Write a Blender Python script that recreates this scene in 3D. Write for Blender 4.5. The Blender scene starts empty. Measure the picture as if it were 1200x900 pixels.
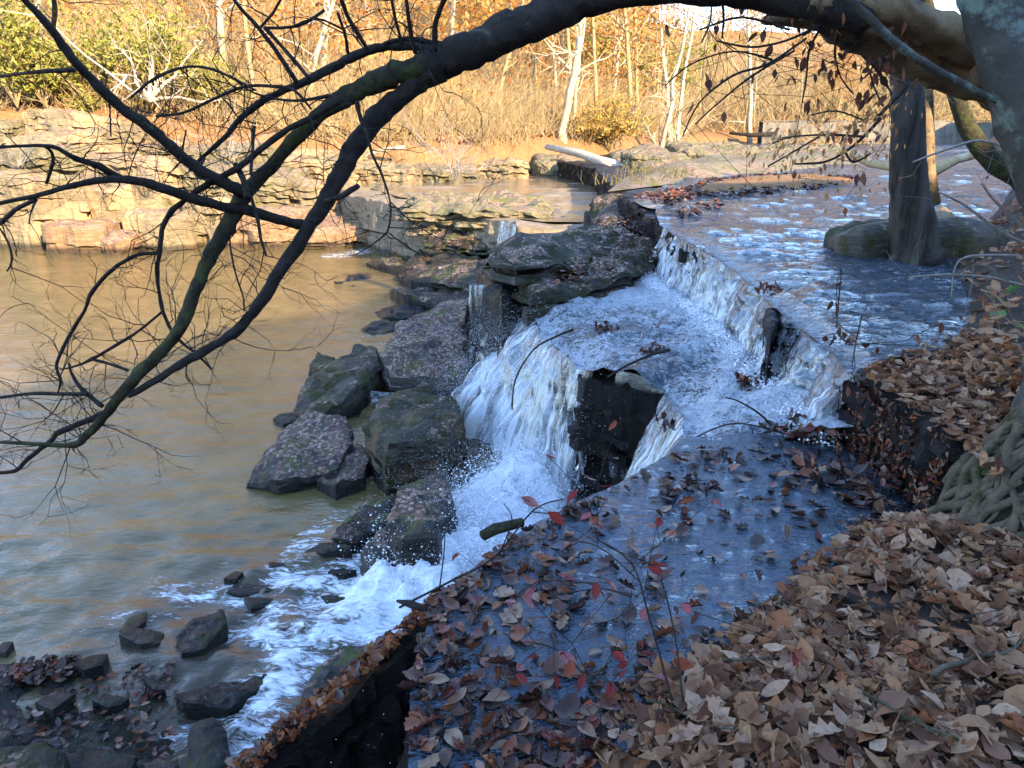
import bpy, math, random
import numpy as np
from mathutils import Vector, Matrix, Euler
from mathutils.geometry import delaunay_2d_cdt

random.seed(7)
RS = np.random.RandomState(11)
scene = bpy.context.scene
COL = scene.collection

# ---------------------------------------------------------------- camera
CAM_Z = 1.65
PITCH = math.radians(19.1)
Z3 = -1.45
FPX = 866.0                       # focal length in pixels of a 1200 wide picture
cam_d = bpy.data.cameras.new("camera")
cam_d.sensor_width = 36.0
cam_d.lens = 36.0 * FPX / 1200.0
cam_d.clip_start = 0.05
cam_d.clip_end = 1500
cam = bpy.data.objects.new("camera", cam_d)
cam.location = (0, 0, CAM_Z)
cam.rotation_euler = (math.radians(90) - PITCH, 0, 0)
COL.objects.link(cam)
scene.camera = cam

# ---------------------------------------------------------------- sky, sun, exposure
SUN_EL = math.radians(24)
SUN_AZ = math.atan2(0.59, -0.81)        # compass style: angle from +Y towards +X
world = bpy.data.worlds.new("World")
scene.world = world
world.use_nodes = True
wn = world.node_tree.nodes
wn.clear()
sky = wn.new("ShaderNodeTexSky")
sky.sky_type = 'NISHITA'
sky.sun_disc = False
sky.sun_elevation = SUN_EL
sky.sun_rotation = SUN_AZ
sky.air_density = 0.65
sky.dust_density = 0.0
sky.ozone_density = 1.4
bg = wn.new("ShaderNodeBackground")
bg.inputs[1].default_value = 0.15
wo = wn.new("ShaderNodeOutputWorld")
world.node_tree.links.new(sky.outputs[0], bg.inputs[0])
world.node_tree.links.new(bg.outputs[0], wo.inputs[0])

sun_d = bpy.data.lights.new("sun", 'SUN')
sun_d.energy = 2.0
sun_d.angle = math.radians(0.5)
sun_d.color = (1.0, 0.79, 0.50)
sun = bpy.data.objects.new("sun", sun_d)
SUNV = Vector((math.sin(SUN_AZ) * math.cos(SUN_EL), math.cos(SUN_AZ) * math.cos(SUN_EL), math.sin(SUN_EL)))
sun.rotation_euler = SUNV.to_track_quat('Z', 'Y').to_euler()
sun.location = SUNV * 60
COL.objects.link(sun)

scene.view_settings.view_transform = 'Standard'
scene.view_settings.look = 'None'
scene.view_settings.exposure = 3.2
scene.view_settings.gamma = 1.0
scene.cycles.max_bounces = 6
scene.cycles.transparent_max_bounces = 16
scene.cycles.caustics_reflective = False
scene.cycles.caustics_refractive = False
scene.cycles.sample_clamp_indirect = 4.0

# ---------------------------------------------------------------- geometry of the view (only used to work out real positions)
SP, CP = math.sin(PITCH), math.cos(PITCH)
def _ray(px, py):
    u = (px - 600.0) / FPX; v = (py - 450.0) / FPX
    return u, CP - v * SP, -(SP + v * CP)
def P(px, py, z):                      # world point on the level z
    u, f, d = _ray(px, py)
    t = (z - CAM_Z) / d
    return (u * t, f * t, z)
def PD(px, py, D):                     # world point at ground distance D
    u, f, d = _ray(px, py)
    t = D / f
    return (u * t, D, CAM_Z + d * t)
def WPX(w, px, py, D):                 # real size of w picture pixels at ground distance D
    return w * (D / _ray(px, py)[1]) / FPX
def zup(y):                             # the upper river falls gently towards its lip
    return .35 + .045 * (np.clip(y, 3.4, 8.6) - 4.0)
def PU(px, py):
    q = P(px, py, .45)
    for _ in range(12): q = P(px, py, float(zup(q[1])))
    return q
def PX(pts, z):
    if z == 'up': return [PU(a, b)[:2] for a, b in pts]
    return [P(a, b, z)[:2] for a, b in pts]

# ---------------------------------------------------------------- noise
def _hash(ix, iy, iz):
    n = (ix.astype(np.int64) * 374761393 + iy.astype(np.int64) * 668265263 + iz.astype(np.int64) * 2147483647 // 3 + 1013)
    n = (n ^ (n >> 13)) & 0xffffffff
    n = (n * 1274126177) & 0xffffffff
    n = n ^ (n >> 16)
    return (n & 0xffff) / 65535.0
def vnoise(x, y, z=0.0):
    x = np.asarray(x, float); y = np.asarray(y, float); z = np.asarray(z, float) + np.zeros_like(x)
    y = y + np.zeros_like(x)
    fx, fy, fz = np.floor(x), np.floor(y), np.floor(z)
    ux, uy, uz = x - fx, y - fy, z - fz
    ux = ux * ux * (3 - 2 * ux); uy = uy * uy * (3 - 2 * uy); uz = uz * uz * (3 - 2 * uz)
    r = 0
    for dx in (0, 1):
        for dy in (0, 1):
            for dz in (0, 1):
                w = (ux if dx else 1 - ux) * (uy if dy else 1 - uy) * (uz if dz else 1 - uz)
                r = r + w * _hash(fx + dx, fy + dy, fz + dz)
    return r * 2 - 1
def fbm(x, y, z=0.0, o=4, g=0.5):
    a, s, f, t = 1.0, 0, 1.0, 0
    for i in range(o):
        s = s + a * vnoise(np.asarray(x) * f + 17.3 * i, np.asarray(y) * f - 9.1 * i, np.asarray(z) * f + 3.7 * i)
        t += a; a *= g; f *= 2.03
    return s / t
def sstep(a, b, x):
    t = np.clip((x - a) / (b - a), 0, 1)
    return t * t * (3 - 2 * t)

# ---------------------------------------------------------------- mesh helpers
def make_mesh(name, V, F, mats=None, smooth=False, attrs=None, uv=None, mi=None):
    me = bpy.data.meshes.new(name)
    V = np.asarray(V, dtype=np.float32).reshape(-1, 3)
    if isinstance(F, np.ndarray):
        k = F.shape[1]
        me.vertices.add(len(V)); me.vertices.foreach_set("co", V.ravel())
        me.loops.add(F.size); me.loops.foreach_set("vertex_index", F.ravel().astype(np.int32))
        me.polygons.add(len(F))
        me.polygons.foreach_set("loop_start", np.arange(0, F.size, k, dtype=np.int32))
        me.update(calc_edges=True)
    else:
        me.from_pydata([tuple(map(float, v)) for v in V], [], F)
        me.update()
    for m in (mats or []):
        me.materials.append(m)
    me.polygons.foreach_set("use_smooth", np.full(len(me.polygons), bool(smooth)))
    if mi is not None:
        me.polygons.foreach_set("material_index", np.asarray(mi, dtype=np.int32))
    if attrs:
        for k2, a in attrs.items():
            at = me.attributes.new(k2, 'FLOAT', 'POINT')
            at.data.foreach_set("value", np.asarray(a, dtype=np.float32))
    if uv is not None:
        at = me.attributes.new("flow", 'FLOAT_VECTOR', 'POINT')
        at.data.foreach_set("vector", np.asarray(uv, dtype=np.float32).ravel())
    return me
def link(name, data, parent=None, loc=None, kind=None, label=None, cat=None, group=None):
    o = bpy.data.objects.new(name, data)
    COL.objects.link(o)
    if parent is not None: o.parent = parent
    if loc is not None: o.location = loc
    if kind: o['kind'] = kind
    if label: o['label'] = label
    if cat: o['category'] = cat
    if group: o['group'] = group
    return o
def thing(name, loc, label, cat, group=None):
    return link(name, None, None, loc, None, label, cat, group)

class Acc:
    """collects triangles / quads of one mesh"""
    def __init__(s): s.V = []; s.F = []; s.n = 0
    def add(s, V, F):
        s.V.append(np.asarray(V, float)); s.F.extend([tuple(int(i) + s.n for i in f) for f in F]); s.n += len(V)
    def tube(s, pts, rad, n=6, cap=True, rough=0.0, seed=0):
        pts = np.asarray(pts, float); k = len(pts)
        rad = np.asarray(rad, float) * np.ones(k)
        tan = np.gradient(pts, axis=0)
        tan /= (np.linalg.norm(tan, axis=1)[:, None] + 1e-9)
        ref = np.array([0.0, 0.0, 1.0]) if abs(tan[0][2]) < 0.8 else np.array([1.0, 0, 0])
        a = np.cross(tan[0], ref); a /= np.linalg.norm(a)
        ang = np.arange(n) * 2 * math.pi / n
        V = np.zeros((k, n, 3))
        for i in range(k):
            a = a - tan[i] * a.dot(tan[i]); a /= (np.linalg.norm(a) + 1e-9)
            b = np.cross(tan[i], a)
            r = rad[i]
            if rough:
                r = r * (1 + rough * vnoise(np.cos(ang) * 1.8 + seed, np.sin(ang) * 1.8 + i * 0.45, seed * 1.7)
                         + rough * .5 * vnoise(np.cos(ang) * 4.5 + seed, np.sin(ang) * 4.5 + i * 0.8, seed * 2.7))
                r = r[:, None]
            V[i] = pts[i] + r * (np.cos(ang)[:, None] * a + np.sin(ang)[:, None] * b)
        F = []
        for i in range(k - 1):
            for j in range(n):
                j2 = (j + 1) % n
                F.append((i * n + j, i * n + j2, (i + 1) * n + j2, (i + 1) * n + j))
        if cap:
            F.append(tuple(range(n - 1, -1, -1))); F.append(tuple((k - 1) * n + j for j in range(n)))
        s.add(V.reshape(-1, 3), F)
    def mesh(s, name, mats, smooth=True, off=(0, 0, 0)):
        return make_mesh(name, np.concatenate(s.V) - np.asarray(off), s.F, mats, smooth)

def sticks(p0, p1, r0, r1):            # many three sided sticks at once -> V, F
    p0 = np.asarray(p0); p1 = np.asarray(p1); n = len(p0)
    d = p1 - p0; L = np.linalg.norm(d, axis=1)[:, None] + 1e-9; d = d / L
    ref = np.where(np.abs(d[:, 2:3]) < .9, np.array([[0, 0, 1.0]]), np.array([[1.0, 0, 0]]))
    a = np.cross(d, ref); a /= np.linalg.norm(a, axis=1)[:, None] + 1e-9
    b = np.cross(d, a)
    V = np.zeros((n, 6, 3))
    for j in range(3):
        c, s_ = math.cos(j * 2.0944), math.sin(j * 2.0944)
        V[:, j] = p0 + (c * a + s_ * b) * np.asarray(r0).reshape(-1, 1)
        V[:, j + 3] = p1 + (c * a + s_ * b) * np.asarray(r1).reshape(-1, 1)
    T = np.array([[0, 1, 4, 3], [1, 2, 5, 4], [2, 0, 3, 5]])
    F = (np.arange(n)[:, None, None] * 6 + T[None]).reshape(-1, 4)
    return V.reshape(-1, 3), F

def inside(poly, x, y):
    poly = np.asarray(poly); c = np.zeros(len(x), bool); j = len(poly) - 1
    for i in range(len(poly)):
        xi, yi = poly[i]; xj, yj = poly[j]
        if yi != yj:
            m = ((yi > y) != (yj > y)) & (x < (xj - xi) * (y - yi) / (yj - yi) + xi)
            c ^= m
        j = i
    return c
def segdist(pl, x, y, closed=False):
    pl = np.asarray(pl, float); d = np.full(len(x), 1e9)
    m = len(pl) if closed else len(pl) - 1
    for i in range(m):
        a = pl[i]; b = pl[(i + 1) % len(pl)]; ab = b - a; L = ab.dot(ab) + 1e-12
        t = np.clip(((x - a[0]) * ab[0] + (y - a[1]) * ab[1]) / L, 0, 1)
        d = np.minimum(d, np.hypot(x - a[0] - t * ab[0], y - a[1] - t * ab[1]))
    return d
def resample(pl, ds, closed=False):
    pl = [np.asarray(p, float) for p in pl]
    if closed: pl = pl + [pl[0]]
    out = []
    for a, b in zip(pl[:-1], pl[1:]):
        n = max(1, int(round(np.linalg.norm(b - a) / ds)))
        for i in range(n): out.append(a + (b - a) * i / n)
    if not closed: out.append(pl[-1])
    return np.array(out)
def smooth_pl(pl, it=2):
    pl = np.asarray(pl, float)
    for _ in range(it):
        q = [pl[0]]
        for a, b in zip(pl[:-1], pl[1:]):
            q += [a * .75 + b * .25, a * .25 + b * .75]
        q.append(pl[-1]); pl = np.array(q)
    return pl
def grade_points(poly, base, k):       # interior points whose spacing grows with distance from the viewer's spot
    poly = np.asarray(poly)
    x0, y0 = poly.min(0); x1, y1 = poly.max(0)
    pts = []
    y = y0
    while y < y1:
        s = max(base, k * max(abs(y), .1))
        xs = np.arange(x0 + RS.rand() * s, x1, s * 1.1)
        xs = xs + (RS.rand(len(xs)) - .5) * s * .5
        ys = y + (RS.rand(len(xs)) - .5) * s * .5
        pts.append(np.stack([xs, ys], 1)); y += s
    p = np.concatenate(pts)
    p = p[inside(poly, p[:, 0], p[:, 1])]
    d = segdist(poly, p[:, 0], p[:, 1], True)
    return p[d > np.maximum(base, k * np.abs(p[:, 1])) * .45]
def cdt(outline, pts):
    n = len(outline)
    vs = [Vector((float(a), float(b))) for a, b in np.concatenate([outline, pts])] if len(pts) else [Vector((float(a), float(b))) for a, b in outline]
    v, e, f, ov, oe, of = delaunay_2d_cdt(vs, [(i, (i + 1) % n) for i in range(n)], [], 1, 1e-6)
    # vertices come back in the input order unless merged
    V = np.array([[q.x, q.y] for q in v])
    return V, [tuple(t) for t in f]

def sheet(name, poly, zf, mats, base=.05, k=.012, attrs_f=None, flow_f=None, smooth=True, parent=None, kind='structure', ds=None):
    poly = np.asarray(poly, float)
    ol = resample(poly, ds or base * 1.6, True)
    V, F = cdt(ol, grade_points(ol, base, k))
    z = zf(V[:, 0], V[:, 1])
    V3 = np.column_stack([V, z])
    at = attrs_f(V[:, 0], V[:, 1]) if attrs_f else None
    fl = flow_f(V[:, 0], V[:, 1]) if flow_f else None
    F = [t if True else t for t in F]
    me = make_mesh(name, V3, F, mats, smooth, at, fl)
    return link(name, me, parent, None, kind)

def rock(name, poly, ztop, zbot, mats, ds=.05, layers=5, step=.03, jag=.03, rnd=.03, tilt=None, bump=.012, seed=0,
         smooth=False, zf=None, parent=None, slant=.22, taper=0.0, base_k=0.0, only_mesh=False, **kw):
    """layered stone: broken outline, stepped strata down the sides, uneven top"""
    poly = np.asarray(poly, float)
    area = 0.5 * np.sum(poly[:, 0] * np.roll(poly[:, 1], -1) - np.roll(poly[:, 0], -1) * poly[:, 1])
    if area < 0: poly = poly[::-1]
    ol = resample(poly, ds, True)
    n = len(ol)
    # outline break-up
    tg = np.roll(ol, -1, 0) - np.roll(ol, 1, 0); tg /= np.linalg.norm(tg, axis=1)[:, None] + 1e-9
    nrm = np.stack([tg[:, 1], -tg[:, 0]], 1)
    fr = 1.0 / max(ds * 6, 1e-3)
    q = fbm(ol[:, 0] * fr * .5, ol[:, 1] * fr * .5, seed * 3.1, 3)
    qb = np.round(vnoise(ol[:, 0] * fr * .8 + 5, ol[:, 1] * fr * .8, seed) * 2) / 2
    ol = ol + nrm * (jag * (q + .5 * qb))[:, None]
    pts = grade_points(ol, ds, base_k)
    V, F = cdt(ol, pts)
    rsl = np.random.RandomState(seed + 900); sa, sb = (rsl.rand(2) - .5) * slant; mx_, my_ = poly.mean(0)
    top = (lambda x, y: float(ztop) + (x - mx_) * sa + (y - my_) * sb) if zf is None else zf
    def tz(x, y):
        d = segdist(ol, x, y, True)
        w = bump * fbm(x * 5 / max(ds * 20, .3), y * 5 / max(ds * 20, .3), seed, 4) * 1.8
        tt_ = 2.2 * fbm(x * 1.3 / max(ds * 9, .1), y * 2.0 / max(ds * 9, .1), seed + 9, 3)
        fr_ = tt_ - np.floor(tt_)
        return top(x, y) + w + bump * 1.5 * (np.floor(tt_) + sstep(.7, 1.0, fr_)) \
            - rnd * np.exp(-d / max(rnd * .8, 1e-4))
    z = tz(V[:, 0], V[:, 1])
    V3 = np.column_stack([V, z])
    # boundary ring = first n verts if unmerged
    nb = n
    ring = V3[:nb].copy()
    rows = [np.arange(nb)]
    VV = [V3]; cnt = len(V3)
    zr = ring[:, 2]
    rs = np.random.RandomState(seed + 100)
    cuts = np.sort(rs.rand(layers - 1)) if layers > 1 else np.array([])
    cuts = np.concatenate([[0], (cuts + np.arange(1, layers) / layers) / 2, [1]])
    H = zr - (zbot if not callable(zbot) else zbot(ring[:, 0], ring[:, 1]))
    FF = list(F)
    s_arc = np.arange(nb) * ds
    prev = rows[0]
    for L in range(layers):
        off = step * (vnoise(ring[:, 0] * fr * .9 + L * 7.7, ring[:, 1] * fr * .9, seed + L * 3.3) + .6 * vnoise(ring[:, 0] * fr * 2.7, ring[:, 1] * fr * 2.7, seed + L)) + taper * cuts[L]
        if L == 0: off = off * .3
        for zz, oo in ((cuts[L] * .98 + .004 * (L > 0), off), (cuts[L + 1], off + step * .15)):
            if L == 0 and zz == 0: continue
            wob = .25 / layers * vnoise(ring[:, 0] * fr * .4, ring[:, 1] * fr * .4, seed + L * 11) * (1 if 0 < zz < 1 else 0)
            p = np.column_stack([ring[:, :2] + nrm * (oo + step * .25 * vnoise(s_arc * 40, zz * 30 + L))[:, None], zr - H * np.clip(zz + wob, 0, 1)])
            VV.append(p)
            cur = np.arange(cnt, cnt + nb); cnt += nb
            for i in range(nb):
                j = (i + 1) % nb
                FF.append((int(prev[i]), int(cur[i]), int(cur[j]), int(prev[j])))
            prev = cur
    A = np.concatenate(VV)
    c = np.array([poly[:, 0].mean(), poly[:, 1].mean(), float(np.mean(zr))])
    A = A - c
    if tilt:
        R = np.array(Euler([math.radians(t) for t in tilt]).to_matrix())
        A = A @ R.T
    me = make_mesh(name, A, FF, mats, smooth)
    if only_mesh: return me
    return link(name, me, parent, tuple(c), **kw)

# ---------------------------------------------------------------- materials
class NT:
    def __init__(s, name):
        s.m = bpy.data.materials.new(name); s.m.use_nodes = True
        s.t = s.m.node_tree; s.t.nodes.clear()
        s.out = s.t.nodes.new("ShaderNodeOutputMaterial")
    def n(s, typ, inp=None, **kw):
        nd = s.t.nodes.new("ShaderNode" + typ)
        for k, v in kw.items(): setattr(nd, k, v)
        for k, v in (inp or {}).items(): s.set(nd, k, v)
        return nd
    def set(s, nd, k, v):
        i = nd.inputs[k]
        if isinstance(v, bpy.types.Node): v = v.outputs[0]
        if isinstance(v, bpy.types.NodeSocket): s.t.links.new(v, i)
        else:
            if hasattr(i.default_value, '__len__') and not hasattr(v, '__len__'): v = (v, v, v)
            if hasattr(i.default_value, '__len__') and len(i.default_value) == 4 and len(v) == 3: v = (*v, 1)
            i.default_value = v
    def noise(s, vec, scale, detail=4, rough=.55, dist=0.0):
        return s.n("TexNoise", {"Vector": vec, "Scale": scale, "Detail": detail, "Roughness": rough, "Distortion": dist}).outputs[0]
    def ramp(s, fac, a, b, c0=0.0, c1=1.0):
        return s.n("MapRange", {"Value": fac, "From Min": a, "From Max": b, "To Min": c0, "To Max": c1}, clamp=True).outputs[0]
    def mix(s, fac, a, b):
        nd = s.n("Mix", data_type='RGBA')
        s.set(nd, 0, fac); s.set(nd, 6, a); s.set(nd, 7, b)
        return nd.outputs[2]
    def math(s, op, a, b=0.0, clamp=False):
        nd = s.n("Math", operation=op, use_clamp=clamp)
        s.set(nd, 0, a); s.set(nd, 1, b)
        return nd.outputs[0]
    def scalev(s, vec, sc):
        return s.n("Mapping", {"Vector": vec, "Scale": sc}).outputs[0]
    def bump(s, h, strength=.5, dist=.02, prev=None):
        d = {"Height": h, "Strength": strength, "Distance": dist}
        if prev is not None: d["Normal"] = prev
        return s.n("Bump", d).outputs[0]
    def pos(s): return s.n("NewGeometry").outputs["Position"]
    def obj(s): return s.n("TexCoord").outputs["Object"]
    def att(s, name, o="Fac"): return s.n("Attribute", attribute_name=name).outputs[o]
    def bsdf(s, **kw):
        b = s.n("BsdfPrincipled")
        for k, v in kw.items(): s.set(b, k.replace('_', ' '), v)
        return b
    def done(s, sh):
        if isinstance(sh, bpy.types.Node): sh = sh.outputs[0]
        s.t.links.new(sh, s.out.inputs[0]); return s.m

def rock_mat(name, c1, c2, c3, moss=0.0, mosscol=(.06, .075, .018), litter=0.0, rough=.8, scale=3.0, strat=1.0, stain=None, bstr=.8, spec=.15):
    t = NT(name)
    p = t.pos()
    n1 = t.noise(p, scale, 6, .6)
    n2 = t.noise(t.scalev(p, (1, 1, 5)), scale * 3.1, 5, .65)
    n3 = t.noise(p, scale * 14, 5, .7)
    c = t.mix(t.ramp(n1, .35, .65), c1, c2)
    c = t.mix(t.ramp(n2, .45, .68), c, c3)
    c = t.mix(t.math('MULTIPLY', t.ramp(n3, .4, .75), .45), c, tuple(v * .45 for v in c1))
    if stain: c = t.mix(t.ramp(t.noise(p, scale * .7, 5), .52, .64), c, stain)
    nz = t.n("SeparateXYZ", {0: t.n("NewGeometry").outputs["Normal"]}).outputs[2]
    if moss:
        m = t.ramp(t.math('ADD', t.noise(p, scale * 1.5, 7, .7), t.math('MULTIPLY', nz, .06)), .72 - moss * .35, .78 - moss * .3)
        c = t.mix(m, c, mosscol)
    if litter:
        v = t.n("TexVoronoi", {"Vector": p, "Scale": 28.0, "Randomness": 1.0})
        lc = t.n("ValToRGB", {0: t.n("SeparateColor", {0: v.outputs["Color"]}).outputs[0]})
        cr = lc.color_ramp; cr.elements[0].color = (.10, .055, .035, 1); cr.elements[1].color = (.34, .24, .19, 1)
        e = cr.elements.new(.5); e.color = (.20, .12, .085, 1)
        m = t.math('MULTIPLY', t.ramp(t.noise(p, scale * 1.2, 5, .6), .62 - litter * .35, .66 - litter * .3), t.ramp(nz, .5, .8))
        m = t.math('MULTIPLY', m, t.ramp(v.outputs["Distance"], .62, .5))
        c = t.mix(m, c, lc)
    sz = t.n('SeparateXYZ', {0: p}).outputs[2]; wl = t.ramp(t.math('ADD', sz, t.math('MULTIPLY', n1, .16)), Z3 + .26, Z3 + .16)
    c = t.mix(t.math('MULTIPLY', wl, .75), c, (.006, .006, .005))
    h = t.math('ADD', t.math('MULTIPLY', n2, strat), t.math('MULTIPLY', n3, .6))
    nb = t.bump(h, bstr, .03)
    nb = t.bump(t.noise(p, scale * 40, 3, .7), .35, .006, nb)
    r = t.math('SUBTRACT', t.ramp(n1, .3, .7, rough - .15, min(1, rough + .1)), t.math('MULTIPLY', wl, .4), True)
    return t.done(t.bsdf(Base_Color=c, Roughness=r, Normal=nb, Specular_IOR_Level=spec))

M = {}
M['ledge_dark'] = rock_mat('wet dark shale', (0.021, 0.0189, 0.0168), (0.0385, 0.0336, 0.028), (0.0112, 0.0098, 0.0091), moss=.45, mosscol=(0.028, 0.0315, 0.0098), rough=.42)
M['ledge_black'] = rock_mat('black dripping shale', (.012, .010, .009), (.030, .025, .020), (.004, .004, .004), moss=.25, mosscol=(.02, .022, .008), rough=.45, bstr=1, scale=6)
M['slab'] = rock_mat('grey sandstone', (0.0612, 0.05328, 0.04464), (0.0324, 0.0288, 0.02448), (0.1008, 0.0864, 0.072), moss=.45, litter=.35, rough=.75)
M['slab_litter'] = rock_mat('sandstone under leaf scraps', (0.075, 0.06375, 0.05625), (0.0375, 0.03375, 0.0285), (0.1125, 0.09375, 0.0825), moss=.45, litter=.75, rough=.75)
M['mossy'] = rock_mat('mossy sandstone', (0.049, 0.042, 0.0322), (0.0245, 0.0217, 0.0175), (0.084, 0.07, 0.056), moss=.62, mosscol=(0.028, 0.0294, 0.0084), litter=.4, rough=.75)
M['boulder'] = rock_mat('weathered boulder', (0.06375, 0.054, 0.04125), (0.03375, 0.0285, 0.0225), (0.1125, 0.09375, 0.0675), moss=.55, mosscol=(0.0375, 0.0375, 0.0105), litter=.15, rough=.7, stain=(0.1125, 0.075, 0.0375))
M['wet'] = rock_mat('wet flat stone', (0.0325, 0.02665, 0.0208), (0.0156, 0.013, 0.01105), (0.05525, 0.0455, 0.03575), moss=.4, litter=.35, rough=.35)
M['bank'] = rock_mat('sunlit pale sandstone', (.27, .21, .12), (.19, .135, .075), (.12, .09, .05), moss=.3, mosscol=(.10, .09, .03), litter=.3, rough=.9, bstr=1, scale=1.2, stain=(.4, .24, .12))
M['bank_red'] = rock_mat('rusty sandstone', (.24, .13, .065), (.17, .11, .06), (.30, .21, .12), moss=.2, litter=.6, rough=.85, scale=1.2)
M['bank_olive'] = rock_mat('olive banded ledge', (.17, .14, .075), (.11, .09, .045), (.24, .20, .12), moss=.35, mosscol=(.11, .11, .03), litter=.4, rough=.8, scale=1.2)
M['farbed'] = rock_mat('shallow far shelf', (.22, .17, .11), (.15, .12, .08), (.3, .23, .15), moss=.2, mosscol=(.2, .12, .05), rough=.45, scale=1.0)

def ground_mat(name, a, b, c_, scale=6, bs=.6):
    t = NT(name); p = t.pos()
    c = t.mix(t.ramp(t.noise(p, scale, 8, .7), .35, .65), a, b)
    c = t.mix(t.ramp(t.noise(p, scale * 5, 6, .7), .5, .7), c, c_)
    return t.done(t.bsdf(Base_Color=c, Roughness=.95, Specular_IOR_Level=.1, Normal=t.bump(t.noise(p, scale * 6, 6, .75), bs, .03)))
M['soil'] = ground_mat('dark soil under leaves', (.035, .026, .02), (.06, .045, .035), (.1, .07, .05))
M['hill'] = ground_mat('leaf covered slope', (.27, .13, .05), (.16, .09, .04), (.30, .19, .09), 1.2)
M['grassy'] = ground_mat('dull olive river grass', (.13, .11, .055), (.08, .07, .035), (.2, .15, .08), 2.0)

def bark_mat(name, a, b, lich=None, lamt=0.0, scale=14, zs=.25, bs=.9):
    t = NT(name); p = t.obj()
    n1 = t.noise(t.scalev(p, (1, 1, zs)), scale, 6, .7)
    c = t.mix(t.ramp(n1, .35, .65), a, b)
    if lich:
        c = t.mix(t.ramp(t.noise(p, scale * .6, 6, .7), .66 - lamt * .25, .72 - lamt * .2), c, lich)
    return t.done(t.bsdf(Base_Color=c, Roughness=.9, Normal=t.bump(n1, bs, .02), Specular_IOR_Level=.12))
M['bark_dark'] = bark_mat('dark wet bark', (0.021, 0.0168, 0.014), (0.042, 0.0343, 0.028), (0.07, 0.07, 0.049), .2, 22, 1)
M['bark_moss'] = bark_mat('mossy limb bark', (0.0245, 0.021, 0.014), (0.049, 0.042, 0.0245), (0.056, 0.0595, 0.021), .75, 22, 1)
M['bark_grey'] = bark_mat('furrowed grey bark', (0.0198, 0.0162, 0.0135), (0.0765, 0.063, 0.0504), (0.045, 0.0495, 0.027), .3, 11, .12)
M['bark_lichen'] = bark_mat('lichen bark', (0.042, 0.039, 0.033), (0.072, 0.066, 0.054), (0.132, 0.162, 0.132), .6, 9, .8)
M['bark_log'] = bark_mat('bare weathered log', (.15, .10, .055), (.26, .18, .095), (.06, .045, .03), .6, 7, 1)  # golden brightness in the bark stands in for direct sun on the leaning tree
M['bark_pale'] = bark_mat('pale sycamore bark', (.50, .42, .28), (.34, .27, .17), (.60, .52, .37), .5, 4, .3, .4)
M['bark_tan'] = bark_mat('tan young bark', (.40, .29, .14), (.27, .19, .09), (.50, .39, .22), .4, 4, .3, .4)
M['wood_bleached'] = bark_mat('bleached driftwood', (.5, .42, .32), (.36, .29, .21), None, 0, 8, 1)
M['twig_grey'] = bark_mat('grey twig', (.3, .26, .22), (.2, .17, .14), None, 0, 20, 1)
M['root'] = bark_mat('clay coated roots', (.12, .095, .062), (.055, .044, .028), (.04, .042, .016), .5, 16, 1)

def leaf_mat(name, cols, tint=None, rough=.7, trans=.25, spec=.12):
    t = NT(name)
    f = t.att(tint) if tint else t.n("ObjectInfo").outputs["Random"]
    cr = t.n("ValToRGB", {0: f})
    cr.color_ramp.interpolation = 'CONSTANT'
    els = cr.color_ramp.elements
    els[0].position = 0; els[0].color = (*cols[0], 1)
    els[1].position = (len(cols) - 1) / len(cols); els[1].color = (*cols[-1], 1)
    for i in range(1, len(cols) - 1):
        e = els.new(i / len(cols)); e.color = (*cols[i], 1)
    p = t.pos()
    c = t.mix(t.ramp(t.noise(p, 60, 4, .6), .35, .7, 0, .45), cr, tuple(v * .45 for v in cols[0]))
    b = t.bsdf(Base_Color=c, Roughness=rough, Specular_IOR_Level=spec, Normal=t.bump(t.noise(p, 140, 3), .4, .004))
    tr = t.n("BsdfTranslucent", {"Color": c})
    return t.done(t.n("MixShader", {0: trans, 1: b.outputs[0], 2: tr.outputs[0]}))
DRY = [(.34, .20, .11), (.26, .135, .07), (.42, .27, .16), (.17, .085, .045), (.38, .23, .13), (.30, .12, .055), (.50, .36, .24), (.22, .12, .08), (.36, .19, .09), (.12, .055, .035), (.40, .27, .18), (.28, .17, .11)]
WETC = [(.06, .026, .016), (.10, .036, .02), (.03, .016, .012), (.18, .05, .018), (.07, .035, .024), (.22, .12, .07), (.045, .02, .015), (.26, .16, .10), (.12, .03, .022), (.05, .035, .028), (.045, .025, .018), (.22, .07, .025)]
ORG = [(.30, .10, .035), (.2, .06, .022), (.38, .16, .06), (.13, .045, .02), (.25, .09, .04)]
DRY = [(a * 1.0, b * .9, c * .84) for a, b, c in DRY]
M['leaf_dry'] = leaf_mat('dry fallen leaf', DRY)
M['leaf_dry_m'] = leaf_mat('dry fallen leaves', DRY, 'tint')
M['leaf_wet'] = leaf_mat('wet fallen leaf', WETC, None, .3, .08, .35)
M['leaf_wet_m'] = leaf_mat('wet fallen leaves', WETC, 'tint', .3, .08, .35)
M['leaf_org_m'] = leaf_mat('rusty leaves', ORG, 'tint', .6, .2)
M['leaf_gold_m'] = leaf_mat('golden hanging leaves', [(.50, .20, .045), (.55, .29, .07), (.38, .13, .035), (.56, .34, .10)], 'tint', .6, .4)
M['leaf_green_m'] = leaf_mat('evergreen leaves', [(.26, .25, .04), (.34, .31, .06), (.20, .20, .04), (.42, .36, .10)], 'tint', .5, .3)
M['leaf_yellow_m'] = leaf_mat('yellowing leaves', [(.42, .3, .06), (.5, .34, .1), (.34, .26, .06), (.48, .25, .08)], 'tint', .6, .35)
M['leaf_brown_m'] = leaf_mat('withered brown leaves', [(.12, .05, .03), (.18, .07, .04), (.09, .04, .03), (.24, .1, .05)], 'tint', .6, .3)
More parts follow.
